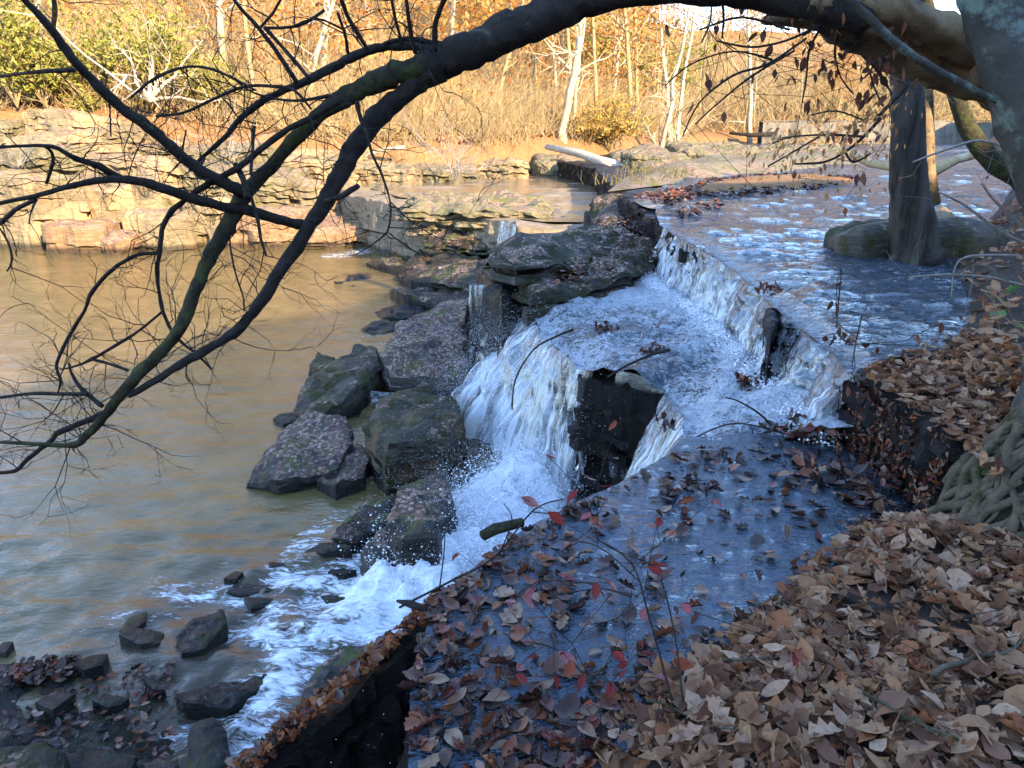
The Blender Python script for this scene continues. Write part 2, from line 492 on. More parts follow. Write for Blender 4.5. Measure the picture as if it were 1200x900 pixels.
M['leaf_red'] = leaf_mat('red sapling leaf', [(.26, .035, .03), (.34, .10, .10), (.18, .03, .025), (.36, .16, .15), (.28, .07, .03), (.13, .08, .07)], None, .5, .3)
M['leaf_bright'] = leaf_mat('fresh green leaf', [(.07, .17, .05), (.09, .2, .07)], None, .45, .3)

def water_mat(name, deep, shallow, foamcol=(.80, .83, .86), sc=6.0, flow=(1, 1, 1), bs=.35, rough=.06, bottom=.3, rot=0.0, bdist=.02, lacy=26, ior=1.5, tint=(1, 1, 1)):
    t = NT(name); p = t.pos()
    pv = t.n("Mapping", {"Vector": p, "Rotation": (0, 0, rot), "Scale": flow}).outputs[0]
    n1 = t.noise(pv, sc, 5, .6, .4)
    n2 = t.noise(pv, sc * 4.2, 4, .6, .3)
    foam = t.att('foam')
    ln = t.noise(pv, lacy, 6, .68, 1.1)
    ln2 = t.noise(pv, lacy * .28, 5, .6, .8)
    nn = t.math('ADD', t.math('MULTIPLY', ln, .6), t.math('MULTIPLY', ln2, .4))
    # threshold falls as foam grows
    th = t.ramp(foam, 0, 1, .74, .30)
    d = t.math('SUBTRACT', nn, th)
    fm = t.ramp(d, 0.0, .11)
    base = t.mix(t.ramp(t.noise(p, 1.7, 6, .6), .35, .65), deep, shallow)
    if name.startswith('silty'): base = t.mix(t.att('shoal'), base, t.mix(t.ramp(t.noise(p, 3.5, 7, .7), .4, .6), (.05, .042, .036), (.022, .02, .018)))
    base = t.mix(fm, base, t.mix(t.ramp(ln, .35, .62), tuple(v * .55 for v in foamcol), foamcol))
    r = t.ramp(fm, 0, 1, rough, .55)
    h = t.math('ADD', n1, t.math('MULTIPLY', n2, .35))
    h = t.math('ADD', h, t.math('MULTIPLY', t.math('MULTIPLY', fm, ln), 1.6))
    nb = t.bump(h, bs, bdist)
    return t.done(t.bsdf(Base_Color=base, Roughness=r, IOR=ior, Normal=nb, Specular_IOR_Level=.5, Specular_Tint=tint))
M['water_upper'] = water_mat('upper river water', (.012, .015, .02), (.03, .032, .034), sc=8, flow=(.7, 1.3, 1), bs=1.0, rot=-.5, bdist=.2, lacy=26, ior=1.65, rough=.04, tint=(.38, .7, 1))  # blue tint put into the reflection to deepen the sky colour
M['water_mid'] = water_mat('racing pool water', (.010, .012, .014), (.024, .025, .025), sc=11, bs=1.0, bdist=.06, lacy=34, ior=1.7, tint=(.5, .75, 1))  # reflection tinted blue, on top of what the sky gives
M['water_pool'] = water_mat('silty pool water', (.15, .105, .042), (.085, .066, .024), sc=4.2, flow=(.7, 1.9, 1), bs=.5, rough=.04, bdist=.03, lacy=13, ior=1.5, tint=(1, .87, .66))  # gold tint put into the pool's reflections
M['water_film'] = water_mat('thin water film', (.005, .005, .006), (.018, .013, .011), sc=9, flow=(.8, 1.7, 1), bs=1, rough=.02, bdist=.03, lacy=30, ior=1.95, tint=(.5, .75, 1))  # sky reflection on the film coloured bluer by the tint
M['water_far'] = water_mat('shallow sunny water', (.16, .12, .075), (.22, .16, .1), sc=4, flow=(.5, 1.4, 1), bs=.4, rough=.1, bdist=.02)

def fall_mat(name, dens=.5, warm=.35):
    t = NT(name); fl = t.att('flow', 'Vector'); foam = t.att('foam')
    s1 = t.noise(t.scalev(fl, (26, 1.6, 1)), 1.0, 5, .6, .5)
    s2 = t.noise(t.scalev(fl, (75, 7, 1)), 1.0, 5, .7, .8)
    s3 = t.noise(t.scalev(fl, (5, .8, 1)), 1.0, 3, .6, .2)
    nn = t.math('ADD', t.math('ADD', t.math('MULTIPLY', s1, .45), t.math('MULTIPLY', s2, .3)), t.math('MULTIPLY', s3, .25))
    d = t.math('SUBTRACT', nn, t.ramp(foam, 0, 1, .655, .405))
    wm = t.ramp(d, -.01, .09)
    white = t.n("BsdfPrincipled", {"Base Color": t.mix(t.ramp(s3, .5, .6), (.80, .83, .86), (.74, .72, .63)), "Roughness": .35, "Normal": t.bump(nn, .7, .03)})
    trl = t.n("BsdfTranslucent", {"Color": (.8, .84, .88)})
    wsh = t.n("MixShader", {0: .25, 1: white.outputs[0], 2: trl.outputs[0]})
    gl = t.n("BsdfGlossy", {"Color": (.9, .93, .95), "Roughness": .12, "Normal": t.bump(nn, .8, .03)})
    tp = t.n("BsdfTransparent", {"Color": (.75, .77, .74)})
    fr = t.n("Fresnel", {"IOR": 1.4, "Normal": t.bump(nn, .8, .03)})
    clear = t.n("MixShader", {0: t.math('ADD', fr, .12, True), 1: tp.outputs[0], 2: gl.outputs[0]})
    return t.done(t.n("MixShader", {0: wm, 1: clear.outputs[0], 2: wsh.outputs[0]}))
M['fall'] = fall_mat('falling water')
t_ = NT('white spray'); M['spray'] = t_.done(t_.bsdf(Base_Color=(.88, .9, .93), Roughness=.25))
t_ = NT('water streaked stone dam'); p_ = t_.pos()
c_ = t_.mix(t_.ramp(t_.noise(t_.scalev(p_, (1, 1, .25)), 2.2, 6, .7), .4, .6), (.17, .14, .10), (.08, .066, .05))  # vertical streaks of falling water in the stone colour
M['dam'] = t_.done(t_.bsdf(Base_Color=c_, Roughness=.8))

# ================================================================ LARGE STRUCTURE
Z1, Z2, ZF, Z3 = 0.5, -0.1, -0.05, -1.45
def off_line(pl, d):
    pl = np.asarray(pl, float)
    tg = np.gradient(pl, axis=0); tg /= np.linalg.norm(tg, axis=1)[:, None] + 1e-9
    return pl + d * np.stack([tg[:, 1], -tg[:, 0]], 1)

# ground to the horizon
g = np.array([(-600, -600, -3.0), (600, -600, -3.0), (600, 900, -3.0), (-600, 900, -3.0)])
link('ground', make_mesh('ground', g, [(0, 1, 2, 3)], [M['soil']]), kind='structure')

# far bank hillside
BANK = np.array([(-70, 10), (-40, 18), (-18, 23.5), (-8, 25.5), (-3, 29), (2, 33), (8, 41), (13, 58), (20, 64), (45, 66), (90, 60)], float)
def hill_z(x, y):
    d = segdist(BANK, x, y)
    ins = inside(np.concatenate([BANK, [(90, 400), (-70, 400)]]), x, y)
    d = np.where(ins, d, -d)
    right = sstep(2, 30, x)
    slope = .36 * (1 - right) + .235 * right
    z = 1.0 * (1 - .5 * right) + 1.0 * (1 - right) * sstep(-6, -14, x) + slope * np.clip(d, 0, 75) - .02 * np.clip(d - 40, 0, 40)
    z = z + (fbm(x * .12, y * .12, 3, 4) * 1.6 + .3 * fbm(x * .9, y * .9, 1, 3)) * sstep(0, 10, d)
    return np.where(d < 0, z - 2.5 * np.clip(-d, 0, 2), z)
gx = np.linspace(-75, 95, 230); gy = np.linspace(8, 140, 180)
X, Y = np.meshgrid(gx, gy)
Zh = hill_z(X.ravel(), Y.ravel())
idx = np.arange(X.size).reshape(X.shape)
Fq = np.stack([idx[:-1, :-1], idx[:-1, 1:], idx[1:, 1:], idx[1:, :-1]], -1).reshape(-1, 4)
Zh = np.maximum(Zh, -2.9)
link('hillside', make_mesh('hillside', np.column_stack([X.ravel(), Y.ravel(), Zh]), Fq, [M['hill']], True), kind='structure')

# unseen hill added behind the camera, crest shaped to shade the near falls
SU = np.array([.81, .59]); SS = np.array([.59, -.81])
hu = np.linspace(-90, 75, 120); hs = np.linspace(5, 60, 40)
HU, HS = np.meshgrid(hu, hs)
hz = 12.6 * sstep(5, 16, HS) + .22 * np.clip(HS - 16, 0, 60) + (1.4 * fbm(HU * .13, HS * .05, 2, 3) + .8 * fbm(HU * .5, HS * .2, 7, 3)) * sstep(8, 15, HS) - 1.0
hz = hz - 2.6 * np.exp(-((HU - 8.9) / .9) ** 4) * sstep(8, 12, HS)  # notch shaped into the crest to let sun reach the right bank
hx = HU * SU[0] + HS * SS[0]; hy = HU * SU[1] + HS * SS[1]
idx = np.arange(HU.size).reshape(HU.shape)
Fq = np.stack([idx[:-1, :-1], idx[:-1, 1:], idx[1:, 1:], idx[1:, :-1]], -1).reshape(-1, 4)
link('shade_hill', make_mesh('shade_hill', np.column_stack([hx.ravel(), hy.ravel(), hz.ravel()]), Fq, [M['hill']], True), kind='structure')

# upper rock ledge (first step of the falls)
LIP1 = np.array(PX([(1008, 432), (992, 412), (975, 400), (950, 380), (925, 362), (905, 345), (880, 322), (850, 300), (820, 284), (800, 275), (780, 262)], 'up'))
U = np.array([(2.5, 2.75), (2.25, 2.86)] + PX([(1116, 512), (1060, 470), (1022, 446)], .36) + [tuple(p) for p in LIP1] + PX([(765, 248), (745, 236), (728, 226), (722, 218)], 'up')
             + [(2.6, 24), (1, 34), (12, 62), (60, 66), (60, 12), (12, 3.0), (4.5, 2.6)])
def z_up(x, y):
    return zup(y) - .06 + .07 * sstep(4.2, 3.7, y)
rock('upper_rock_ledge', U, Z1, lambda x, y: np.full(len(x), -.6), [M['ledge_black']], ds=.05, layers=12, step=.08, jag=.05, rnd=.02, bump=.02, seed=1, zf=z_up, base_k=.02, kind='structure')

FW = np.array([(-.27, .95), (-.29, 1.6), (-.33, 1.95), (-.29, 2.41), (.01, 2.87), (.3, 3.16), (.63, 3.46), (.85, 3.72), (1.0, 3.95)] + PX([(870, 507), (940, 511), (1000, 519), (1050, 540)], ZF) + [(2.02, 3.4), (2.0, 3.0), (1.8, 1.9), (1.6, .95)])
# lower rock shelf (lip of the main falls)
LIPM = np.array([(.62, 5.66), (.58, 5.78), (.42, 6.33), (.31, 7.0), (.19, 7.9)])
LIPR = np.array([(.98, 4.0), (1.14, 4.25), (1.2, 4.55), (1.2, 4.9), (1.17, 5.2)])
S2 = np.array([(-.29, .9), (-.3, 1.6), (-.35, 1.95), (-.31, 2.41), (0, 2.9), (.3, 3.2), (.62, 3.49), (.82, 3.75)] + [tuple(p) for p in LIPR] +
              [(1.0, 5.42)] + [tuple(p) for p in LIPM] + [(-.1, 8.25), (-.5, 8.3), (-.5, 8.9), (-.1, 10.5), (.1, 13), (.1, 14.6), (6, 14.6), (8, 9), (7, 4), (4, .9)])
def z_s2(x, y):
    near = sstep(.9, .0, segdist(np.array([(-.3, 1.0), (-.33, 2.2), (.0, 2.9), (.7, 3.5), (1.3, 3.6), (1.8, 3.2)]), x, y))
    return np.where(inside(FW, x, y), ZF - .05, Z2 - .15 + .10 * sstep(1.4, 2.0, x) * sstep(5, 4.3, y))
rock('lower_rock_shelf', S2, Z2, lambda x, y: np.full(len(x), -2.0), [M['ledge_black']], ds=.05, layers=18, step=.11, jag=.05, rnd=.02, bump=.016, seed=2, zf=z_s2, base_k=.012, kind='structure')
# far sunlit shelf
S3 = np.array([(.1, 14.4), (.0, 15.2), (-.9, 16.4), (-2.4, 17.7), (-4, 20.5), (-5.7, 24), (-8, 27), (-8, 34), (12, 64), (14, 60), (6, 34), (6, 14.4)])
rock('far_rock_shelf', S3, Z2, lambda x, y: np.full(len(x), -2.0), [M['farbed']], ds=.12, layers=7, step=.12, jag=.1, rnd=.03, bump=.03, seed=3, zf=lambda x, y: np.full(len(x), Z2 - .02), base_k=.014, kind='structure')

# ---------------------------------------------------------------- waters
def out_lip(pl, d):
    pl = np.asarray(pl, float); tg = np.gradient(pl, axis=0); tg /= np.linalg.norm(tg, axis=1)[:, None] + 1e-9
    return pl + d * np.stack([-tg[:, 1], tg[:, 0]], 1)
def lipd(x, y): return segdist(LIP1, x, y)
UW = np.concatenate([off_line(LIP1, .0), U[14:] if False else np.zeros((0, 2))])
UWP = np.array([tuple(p) for p in out_lip(LIP1, .07)] + PX([(768, 250), (770, 240), (750, 226), (800, 212)], 'up') + [(8, 30), (14, 57), (60, 57), (60, 30), (14, 12), (6.5, 5.6), (4.4, 4.8), (2.9, 4.3)] + PX([(1110, 405), (1050, 418)], 'up'))
FL = -.5
def z_uw(x, y):
    w = 1 + np.clip(y - 8, 0, 30) / 20
    a = .024 * w * fbm((x * 1.6 + y * .4) / w, y * 4.2 / w, 1, 3) + .024 * w * fbm(x * 4.4 / w, y * 7.5 / w, 4, 3)
    d = lipd(x, y)
    return zup(y) + a * sstep(0, .35, d) - .035 * np.exp(-(d / .10) ** 2)
def f_uw(x, y):
    d = lipd(x, y)
    f = .42 + .14 * fbm(x * .8, y * 1.6, 2, 3) + .25 * np.exp(-d / .12)  # foam away from the lip doubles as white glints painted on ripples
    right_end = np.exp(-np.hypot(x - LIP1[0][0], y - LIP1[0][1]) / .35)
    return dict(foam=np.clip(f * (y < 14) + .36 * (y >= 14) + .2 * right_end, 0, 1))
sheet('upper_river', UWP, z_uw, [M['water_upper']], base=.03, k=.0085, attrs_f=f_uw)

MW = np.array([(1.10, 5.14), (.94, 5.33), (.78, 5.46)] + [tuple(p) for p in out_lip(LIPM, .05)] + [(.5, 8.4), (1.3, 9.2), (2.1, 10.2), (2.9, 9.6)] +
              [tuple(p) for p in (LIP1[::-1] + np.array([.12, .0]))[1:]] + PX([(1010, 505), (1000, 520), (940, 512), (870, 508)], -.03) + [(1.0, 3.96)] + [tuple(p) for p in out_lip(LIPR, .07)[1:-1]])
BASE1 = LIP1 + np.array([-.22, -.10])
def z_mw(x, y):
    d = segdist(BASE1, x, y)
    dl = np.minimum(segdist(LIPM, x, y), segdist(LIPR, x, y))
    z = Z2 + (.06 + .05 * np.exp(-d / .3)) * fbm(x * 4 + 3, y * 5, 2, 4) + .07 * np.exp(-d / .25) + .022 * fbm(x * 14, y * 14, 2, 3)
    z = z + .10 * sstep(1.4, 2.0, x) * sstep(5, 4.3, y)
    return z - .09 * np.exp(-(dl / .16) ** 2)
def f_mw(x, y):
    d = segdist(BASE1, x, y)
    dl = np.minimum(segdist(LIPM, x, y), segdist(LIPR, x, y))
    f = .60 + .42 * np.exp(-d / .4) + .15 * fbm(x * 1.5, y * 1.5, 8, 3) + .18 * sstep(6.5, 8, y) + .18 * np.exp(-dl / .15)
    f = f - .12 * np.exp(-np.hypot(x - 1.35, y - 5.6) / .5)
    return dict(foam=np.clip(f, 0, 1))
sheet('middle_pool', MW, z_mw, [M['water_mid']], base=.03, k=.004, attrs_f=f_mw)

# thin film of water over the near shelf
def z_fw(x, y):
    return ZF + .011 * fbm(x * 4, y * 9, 2, 3) + .006 * fbm(x * 13, y * 26, 4, 3)
sheet('shelf_water_film', FW, z_fw, [M['water_film']], base=.018, k=.006, attrs_f=lambda x, y: dict(foam=np.full(len(x), .02) + .3 * np.exp(-np.hypot(x - 1.3, y - 3.8) / .3)))

# lower pool: silty water, white race below the falls
def PLW(pts): return np.array([P(a, b, Z3)[:2] for a, b in pts])
RACE = [(PLW([(680, 530), (640, 560), (590, 610), (545, 650), (500, 690)]), .52, .95), (PLW([(500, 690), (440, 715)]), .34, .75),
        (PLW([(440, 715), (400, 745), (350, 765), (320, 800), (300, 850), (280, 890)]), .14, .56),
        (PLW([(330, 715), (300, 745), (340, 765)]), .09, .56),
        (PLW([(185, 680), (215, 695), (250, 690), (300, 705)]), .13, .5),
        (PLW([(340, 660), (380, 620), (400, 600)]), .14, .42),
        (PLW([(250, 740), (300, 740)]), .09, .5),
        (PLW([(110, 730), (150, 725)]), .12, .42), (PLW([(60, 660), (140, 650), (210, 640)]), .10, .36), (PLW([(130, 760), (200, 720), (260, 660)]), .08, .42), (PLW([(200, 860), (250, 830)]), .10, .45), (PLW([(330, 680), (400, 690)]), .16, .5),
        (PLW([(395, 300), (450, 290)]), .5, .62), (PLW([(540, 345), (620, 350)]), .5, .5), (PLW([(420, 395), (450, 405)]), .25, .45)]
def f_lp(x, y):
    f = np.full(len(x), .10)
    for pl, r, a in RACE:
        d = segdist(pl, x, y)
        f = np.maximum(f, a * np.exp(-(d / (r * 1.6)) ** 2) + .0)
    f = f + .08 * fbm(x * 3, y * 3, 1, 3) + .24 * sstep(6.5, 4.5, y) * sstep(-3.2, -1, x)
    return dict(foam=np.clip(f, 0, 1), shoal=.85 * sstep(5.6, 4.2, y + .5 * fbm(x * 1.5, y * 1.5, 4, 3)) * sstep(-3.6, -2.0, x))
def z_lp(x, y):
    z = np.full(len(x), Z3)
    t = sstep(6.2, 4.4, y) * (.25 + .75 * sstep(-3.0, -1.2, x))
    d0 = segdist(RACE[0][0], x, y); d1 = segdist(RACE[2][0], x, y)
    z = z + (.014 + .10 * t) * fbm(x * 3.2, y * 4.5, 3, 4) + .26 * np.exp(-(d0 / .42) ** 2) * (1 + 1.1 * fbm(x * 5, y * 5, 6, 4)) + .05 * np.exp(-(d0 / .6) ** 2) * fbm(x * 15, y * 15, 6, 3) + .05 * np.exp(-(d1 / .2) ** 2) * (1 + fbm(x * 8, y * 8, 2, 3))
    return z + .006 * fbm(x * 2.5, y * 7, 5, 2) + .014 * t * fbm(x * 11, y * 14, 5, 3)
LP = np.array([(-30, .8), (1.6, .8), (1.9, 6), (1.2, 9), (.8, 15), (-1, 18), (-3.5, 21), (-6, 24.5), (-30, 25)])
sheet('lower_pool', LP, z_lp, [M['water_pool']], base=.035, k=.009, attrs_f=f_lp)
# shallow sheets on the far shelf
sheet('far_shallows', np.array([(.6, 14.9), (-.4, 16.4), (-1.6, 18.2), (-3.0, 20.5), (-4.6, 24), (-2, 27), (2, 31), (7, 40), (6, 22), (3.4, 15.5), (2.2, 14.8)]),
      lambda x, y: Z2 - .012 + .03 * fbm(x * .5, y * .5, 4, 3), [M['water_far']], base=.1, k=.014, attrs_f=lambda x, y: dict(foam=np.full(len(x), .12)))

# ---------------------------------------------------------------- waterfalls
def fall(name, lip, H, outw, label, ds=.012, nt=46, seed=0, foam_top=.25, foam_bot=.95, zt=None, ribs=.035, parent=None, cat='waterfall', gaps=None, layers=2, rugged=.05):
    lp0 = resample(smooth_pl(lip, 2), ds)
    root = thing(name, (float(lp0[:, 0].mean()), float(lp0[:, 1].mean()), Z2), label, cat)
    for L in range(layers):
        sd = seed + 31 * L
        lp = lp0.copy(); n = len(lp)
        tg = np.gradient(lp, axis=0); tg /= np.linalg.norm(tg, axis=1)[:, None] + 1e-9
        nr = np.stack([-tg[:, 1], tg[:, 0]], 1)
        if n > 60:
            ker = np.ones(41) / 41
            nr = np.stack([np.convolve(np.pad(nr[:, i], 20, 'edge'), ker, 'valid') for i in (0, 1)], 1)
        s = np.arange(n) * ds
        lp = lp + nr * (.05 * fbm(s * 3.0, s * 0 + seed, 2, 4) + .03 * np.round(1.5 * vnoise(s * 6, s * 0 + seed, 5)))[:, None] * min(1, s[-1] / 1.0)
        T = np.linspace(0, 1, nt)
        SG, TG = np.meshgrid(s, T)
        ow = outw if np.isscalar(outw) else np.interp(s / s[-1], np.linspace(0, 1, len(outw)), outw)
        o = ow * (1 + .45 * fbm(s * 2.6, s * 0 + sd, 1, 4)) * (1 - .22 * L)
        q = 4.0 * TG + 1.5 * fbm(SG * 2.5, TG * .6, seed + 3, 2); stepf = (np.floor(q) + sstep(.55, 1, q - np.floor(q))) / 4.0 - .2
        O = o[None] * (.62 * TG ** .8 + .38 * np.clip(stepf, 0, 1.3))
        r = ribs * (fbm(SG * 9, TG * 1.1, sd, 3) + .8 * fbm(SG * 30, TG * 3.2, sd + 4, 3)) * np.minimum(1, .25 + TG * 1.6)
        O = O + r + rugged * fbm(SG * 5, TG * 3.5, sd + 9, 4) * np.minimum(1, TG * 2)
        Hh = H if np.isscalar(H) else np.interp(s / s[-1], np.linspace(0, 1, len(H)), H)
        z0 = (zup(lp[:, 1])[None] - .03 if zt is None else zt)
        if zt is None: Hh = (zup(lp[:, 1]) - .02 - (Z2 + .10 * sstep(1.4, 2.0, lp[:, 0])))[None]
        D = Hh * TG ** 1.35
        lat = (.05 * fbm(SG * 3, TG * 2, sd + 8, 3) + .02 * fbm(SG * 10, TG * 5, sd + 18, 2)) * np.minimum(1, TG * 2)
        Xv = lp[None, :, 0] + nr[None, :, 0] * O + tg[None, :, 0] * lat
        Yv = lp[None, :, 1] + nr[None, :, 1] * O + tg[None, :, 1] * lat
        Zv = z0 - D + .03 * fbm(SG * 9, TG * 5, sd + 2, 3) * np.minimum(1, TG * 3) - .015 * L
        foam = foam_top + (foam_bot - foam_top) * sstep(0, 1, TG) + .42 * fbm(SG * 2.6, TG * .6, sd + 6, 4) + .16 * fbm(SG * 6, TG * 5, sd + 7, 3) - (.0 if L == 0 else -.06)
        ee = np.minimum(SG, s[-1] - SG); foam = foam - .45 * np.exp(-(ee / min(.10, s[-1] * .2)) ** 2)
        if gaps is not None:
            for (a, b, amt) in gaps: foam = foam - amt * np.exp(-(((SG / s[-1]) - a) / b) ** 2)
        wv = SG + .035 * fbm(SG * 4, TG * 3, sd + 20, 3)
        idx = np.arange(SG.size).reshape(SG.shape)
        Fq = np.stack([idx[:-1, :-1], idx[:-1, 1:], idx[1:, 1:], idx[1:, :-1]], -1).reshape(-1, 4)
        V = np.column_stack([Xv.ravel(), Yv.ravel(), Zv.ravel()]) - np.array(root.location)
        me = make_mesh('water_sheet', V, Fq, [M['fall']], True, dict(foam=np.clip(foam, 0, 1).ravel()), np.column_stack([wv.ravel(), TG.ravel() * np.mean(Hh), np.zeros(SG.size) + sd]))
        link('water_sheet', me, root)
    return root
fall('waterfall', LIP1, .56, .16, 'long low curtain of white water pouring off the upper rock ledge into the middle pool', seed=1, foam_top=.40, foam_bot=.80, gaps=[(.42, .035, .6), (.16, .03, .3), (.3, .02, .35), (.7, .02, .25), (.08, .02, .3)])
fall('waterfall', LIPM, [1.15, 1.15, 1.15], [.10, .30, .65, .9, .95], 'tall bright waterfall left of the black hollow, crashing into foam below', seed=5, foam_top=.40, foam_bot=.95, zt=Z2 - .09, ribs=.09, gaps=[(.15, .05, .2)])
fall('waterfall', LIPR, [1.1, 1.25], [.50, .60, .50], 'short rounded waterfall curving down on the right of the black hollow', seed=9, foam_top=.5, foam_bot=.9, zt=Z2 - .09, ribs=.05)
# threads of water over the black hollow and off the mossy block
fall('trickle', np.array([(1.16, 5.30), (1.0, 5.42), (.82, 5.55)]), 1.2, .05, 'thin broken threads of water hanging in front of the black hollow', seed=12, foam_top=.42, foam_bot=.3, zt=Z2 - .06, ribs=.015, cat='trickle')
fall('trickle', np.array([(-.04, 8.18), (-.28, 8.22), (-.48, 8.26)]), 1.25, .10, 'trickle dripping off the dark pillar below the mossy stone slabs', seed=14, foam_top=.36, foam_bot=.5, zt=-.02, ribs=.02, cat='trickle')
fall('trickle', np.array([(.22, 14.5), (.05, 14.75), (-.25, 15.3)]), .8, .12, 'small white cascade off the far olive ledge', seed=15, foam_top=.5, foam_bot=.7, zt=Z2 - .02, cat='trickle', ds=.03)
def pxpair(a, z): return np.array(PX(a, z))
fall('cascade', pxpair([(612, 338), (585, 330), (555, 322)], -1.0), .35, .25, 'white riffle spilling over the stepped stones below the dark pillar', seed=17, foam_top=.35, foam_bot=.5, zt=-1.02, cat='cascade', ds=.03)
fall('trickle', pxpair([(470, 456), (434, 454)], -1.2), .2, .06, 'tiny waterfall between the tilted boulder and the round boulder', seed=18, foam_top=.3, foam_bot=.45, zt=-1.25, cat='trickle')

# ---------------------------------------------------------------- rocks
def prock(name, px, zt, zb, mat, label, cat='rock', **kw):
    pts = PX(px, zt)
    sz = np.ptp(np.array(pts), 0).max()
    kw.setdefault('ds', max(.02, sz * .035)); kw.setdefault('step', sz * .035); kw.setdefault('jag', sz * .03)
    kw.setdefault('rnd', sz * .03); kw.setdefault('bump', sz * .018); kw.setdefault('layers', 5)
    kw.setdefault('group', None)
    g_ = kw.pop('group')
    return rock(name, pts, zt, lambda x, y: np.full(len(x), zb), [M[mat]], label=label, cat=cat, group=g_, **kw)
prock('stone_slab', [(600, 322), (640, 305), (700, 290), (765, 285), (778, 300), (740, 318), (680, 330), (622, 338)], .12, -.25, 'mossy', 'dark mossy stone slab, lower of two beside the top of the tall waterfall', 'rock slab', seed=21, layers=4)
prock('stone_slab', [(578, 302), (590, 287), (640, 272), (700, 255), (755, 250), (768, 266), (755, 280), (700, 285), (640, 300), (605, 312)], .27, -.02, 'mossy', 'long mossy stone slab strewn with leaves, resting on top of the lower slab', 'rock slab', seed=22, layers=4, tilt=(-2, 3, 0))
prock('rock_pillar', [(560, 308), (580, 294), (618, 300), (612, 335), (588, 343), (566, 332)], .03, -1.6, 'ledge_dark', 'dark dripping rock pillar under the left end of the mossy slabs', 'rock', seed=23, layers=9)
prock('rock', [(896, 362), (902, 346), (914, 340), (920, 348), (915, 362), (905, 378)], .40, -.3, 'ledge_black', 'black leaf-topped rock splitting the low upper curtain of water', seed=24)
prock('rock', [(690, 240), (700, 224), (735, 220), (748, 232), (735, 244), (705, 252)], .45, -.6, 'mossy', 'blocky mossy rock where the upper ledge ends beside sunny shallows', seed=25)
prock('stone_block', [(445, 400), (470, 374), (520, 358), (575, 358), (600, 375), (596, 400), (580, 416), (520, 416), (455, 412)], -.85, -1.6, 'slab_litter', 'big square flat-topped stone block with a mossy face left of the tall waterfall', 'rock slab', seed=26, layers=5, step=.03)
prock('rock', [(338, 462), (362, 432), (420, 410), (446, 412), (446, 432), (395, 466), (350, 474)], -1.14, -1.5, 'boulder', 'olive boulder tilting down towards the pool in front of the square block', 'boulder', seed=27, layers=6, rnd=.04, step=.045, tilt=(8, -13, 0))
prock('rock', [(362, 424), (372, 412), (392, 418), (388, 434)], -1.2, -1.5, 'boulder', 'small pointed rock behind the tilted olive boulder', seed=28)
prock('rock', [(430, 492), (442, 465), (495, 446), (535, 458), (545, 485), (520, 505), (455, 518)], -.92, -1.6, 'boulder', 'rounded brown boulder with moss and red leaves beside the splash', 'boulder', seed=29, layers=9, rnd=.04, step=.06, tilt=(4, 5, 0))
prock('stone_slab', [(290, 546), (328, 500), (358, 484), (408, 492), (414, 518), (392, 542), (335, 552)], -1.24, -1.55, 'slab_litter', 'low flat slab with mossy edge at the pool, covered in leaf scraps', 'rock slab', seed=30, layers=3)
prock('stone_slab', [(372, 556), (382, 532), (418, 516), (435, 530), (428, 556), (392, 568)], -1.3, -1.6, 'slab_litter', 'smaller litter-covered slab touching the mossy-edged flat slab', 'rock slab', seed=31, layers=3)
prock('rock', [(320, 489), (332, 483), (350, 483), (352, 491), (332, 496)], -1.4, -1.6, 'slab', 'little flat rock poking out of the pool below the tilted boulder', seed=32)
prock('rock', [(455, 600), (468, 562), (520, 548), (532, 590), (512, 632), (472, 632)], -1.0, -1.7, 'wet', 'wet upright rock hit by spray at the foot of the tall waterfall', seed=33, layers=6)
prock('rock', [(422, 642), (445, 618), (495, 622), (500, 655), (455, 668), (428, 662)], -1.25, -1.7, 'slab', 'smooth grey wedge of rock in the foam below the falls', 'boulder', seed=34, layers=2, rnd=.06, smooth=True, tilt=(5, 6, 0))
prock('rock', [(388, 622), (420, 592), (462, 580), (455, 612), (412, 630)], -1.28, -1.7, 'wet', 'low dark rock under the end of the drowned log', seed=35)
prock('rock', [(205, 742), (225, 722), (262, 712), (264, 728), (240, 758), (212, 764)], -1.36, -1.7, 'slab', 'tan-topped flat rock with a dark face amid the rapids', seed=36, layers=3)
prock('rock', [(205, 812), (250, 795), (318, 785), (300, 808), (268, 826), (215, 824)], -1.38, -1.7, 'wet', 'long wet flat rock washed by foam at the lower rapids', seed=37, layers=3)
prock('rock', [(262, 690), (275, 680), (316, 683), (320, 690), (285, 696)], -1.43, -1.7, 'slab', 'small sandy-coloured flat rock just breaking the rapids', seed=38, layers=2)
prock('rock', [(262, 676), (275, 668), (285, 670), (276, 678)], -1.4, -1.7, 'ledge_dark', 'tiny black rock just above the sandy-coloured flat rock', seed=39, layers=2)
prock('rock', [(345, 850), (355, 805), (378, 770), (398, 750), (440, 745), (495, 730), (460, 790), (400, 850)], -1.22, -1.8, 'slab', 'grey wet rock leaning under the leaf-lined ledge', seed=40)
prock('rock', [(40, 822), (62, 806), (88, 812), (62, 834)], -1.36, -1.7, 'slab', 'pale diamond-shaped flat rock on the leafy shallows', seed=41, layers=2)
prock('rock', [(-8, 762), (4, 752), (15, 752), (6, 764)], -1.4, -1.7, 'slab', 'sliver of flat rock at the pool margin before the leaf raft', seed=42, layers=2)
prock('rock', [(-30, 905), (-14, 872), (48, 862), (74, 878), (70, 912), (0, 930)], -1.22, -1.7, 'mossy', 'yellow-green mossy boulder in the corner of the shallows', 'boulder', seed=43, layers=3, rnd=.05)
prock('rock', [(214, 892), (222, 842), (248, 832), (266, 850), (268, 905), (220, 915)], -1.2, -1.75, 'ledge_dark', 'knobbly black rock sticking up beside the white race', seed=44, rnd=.05)
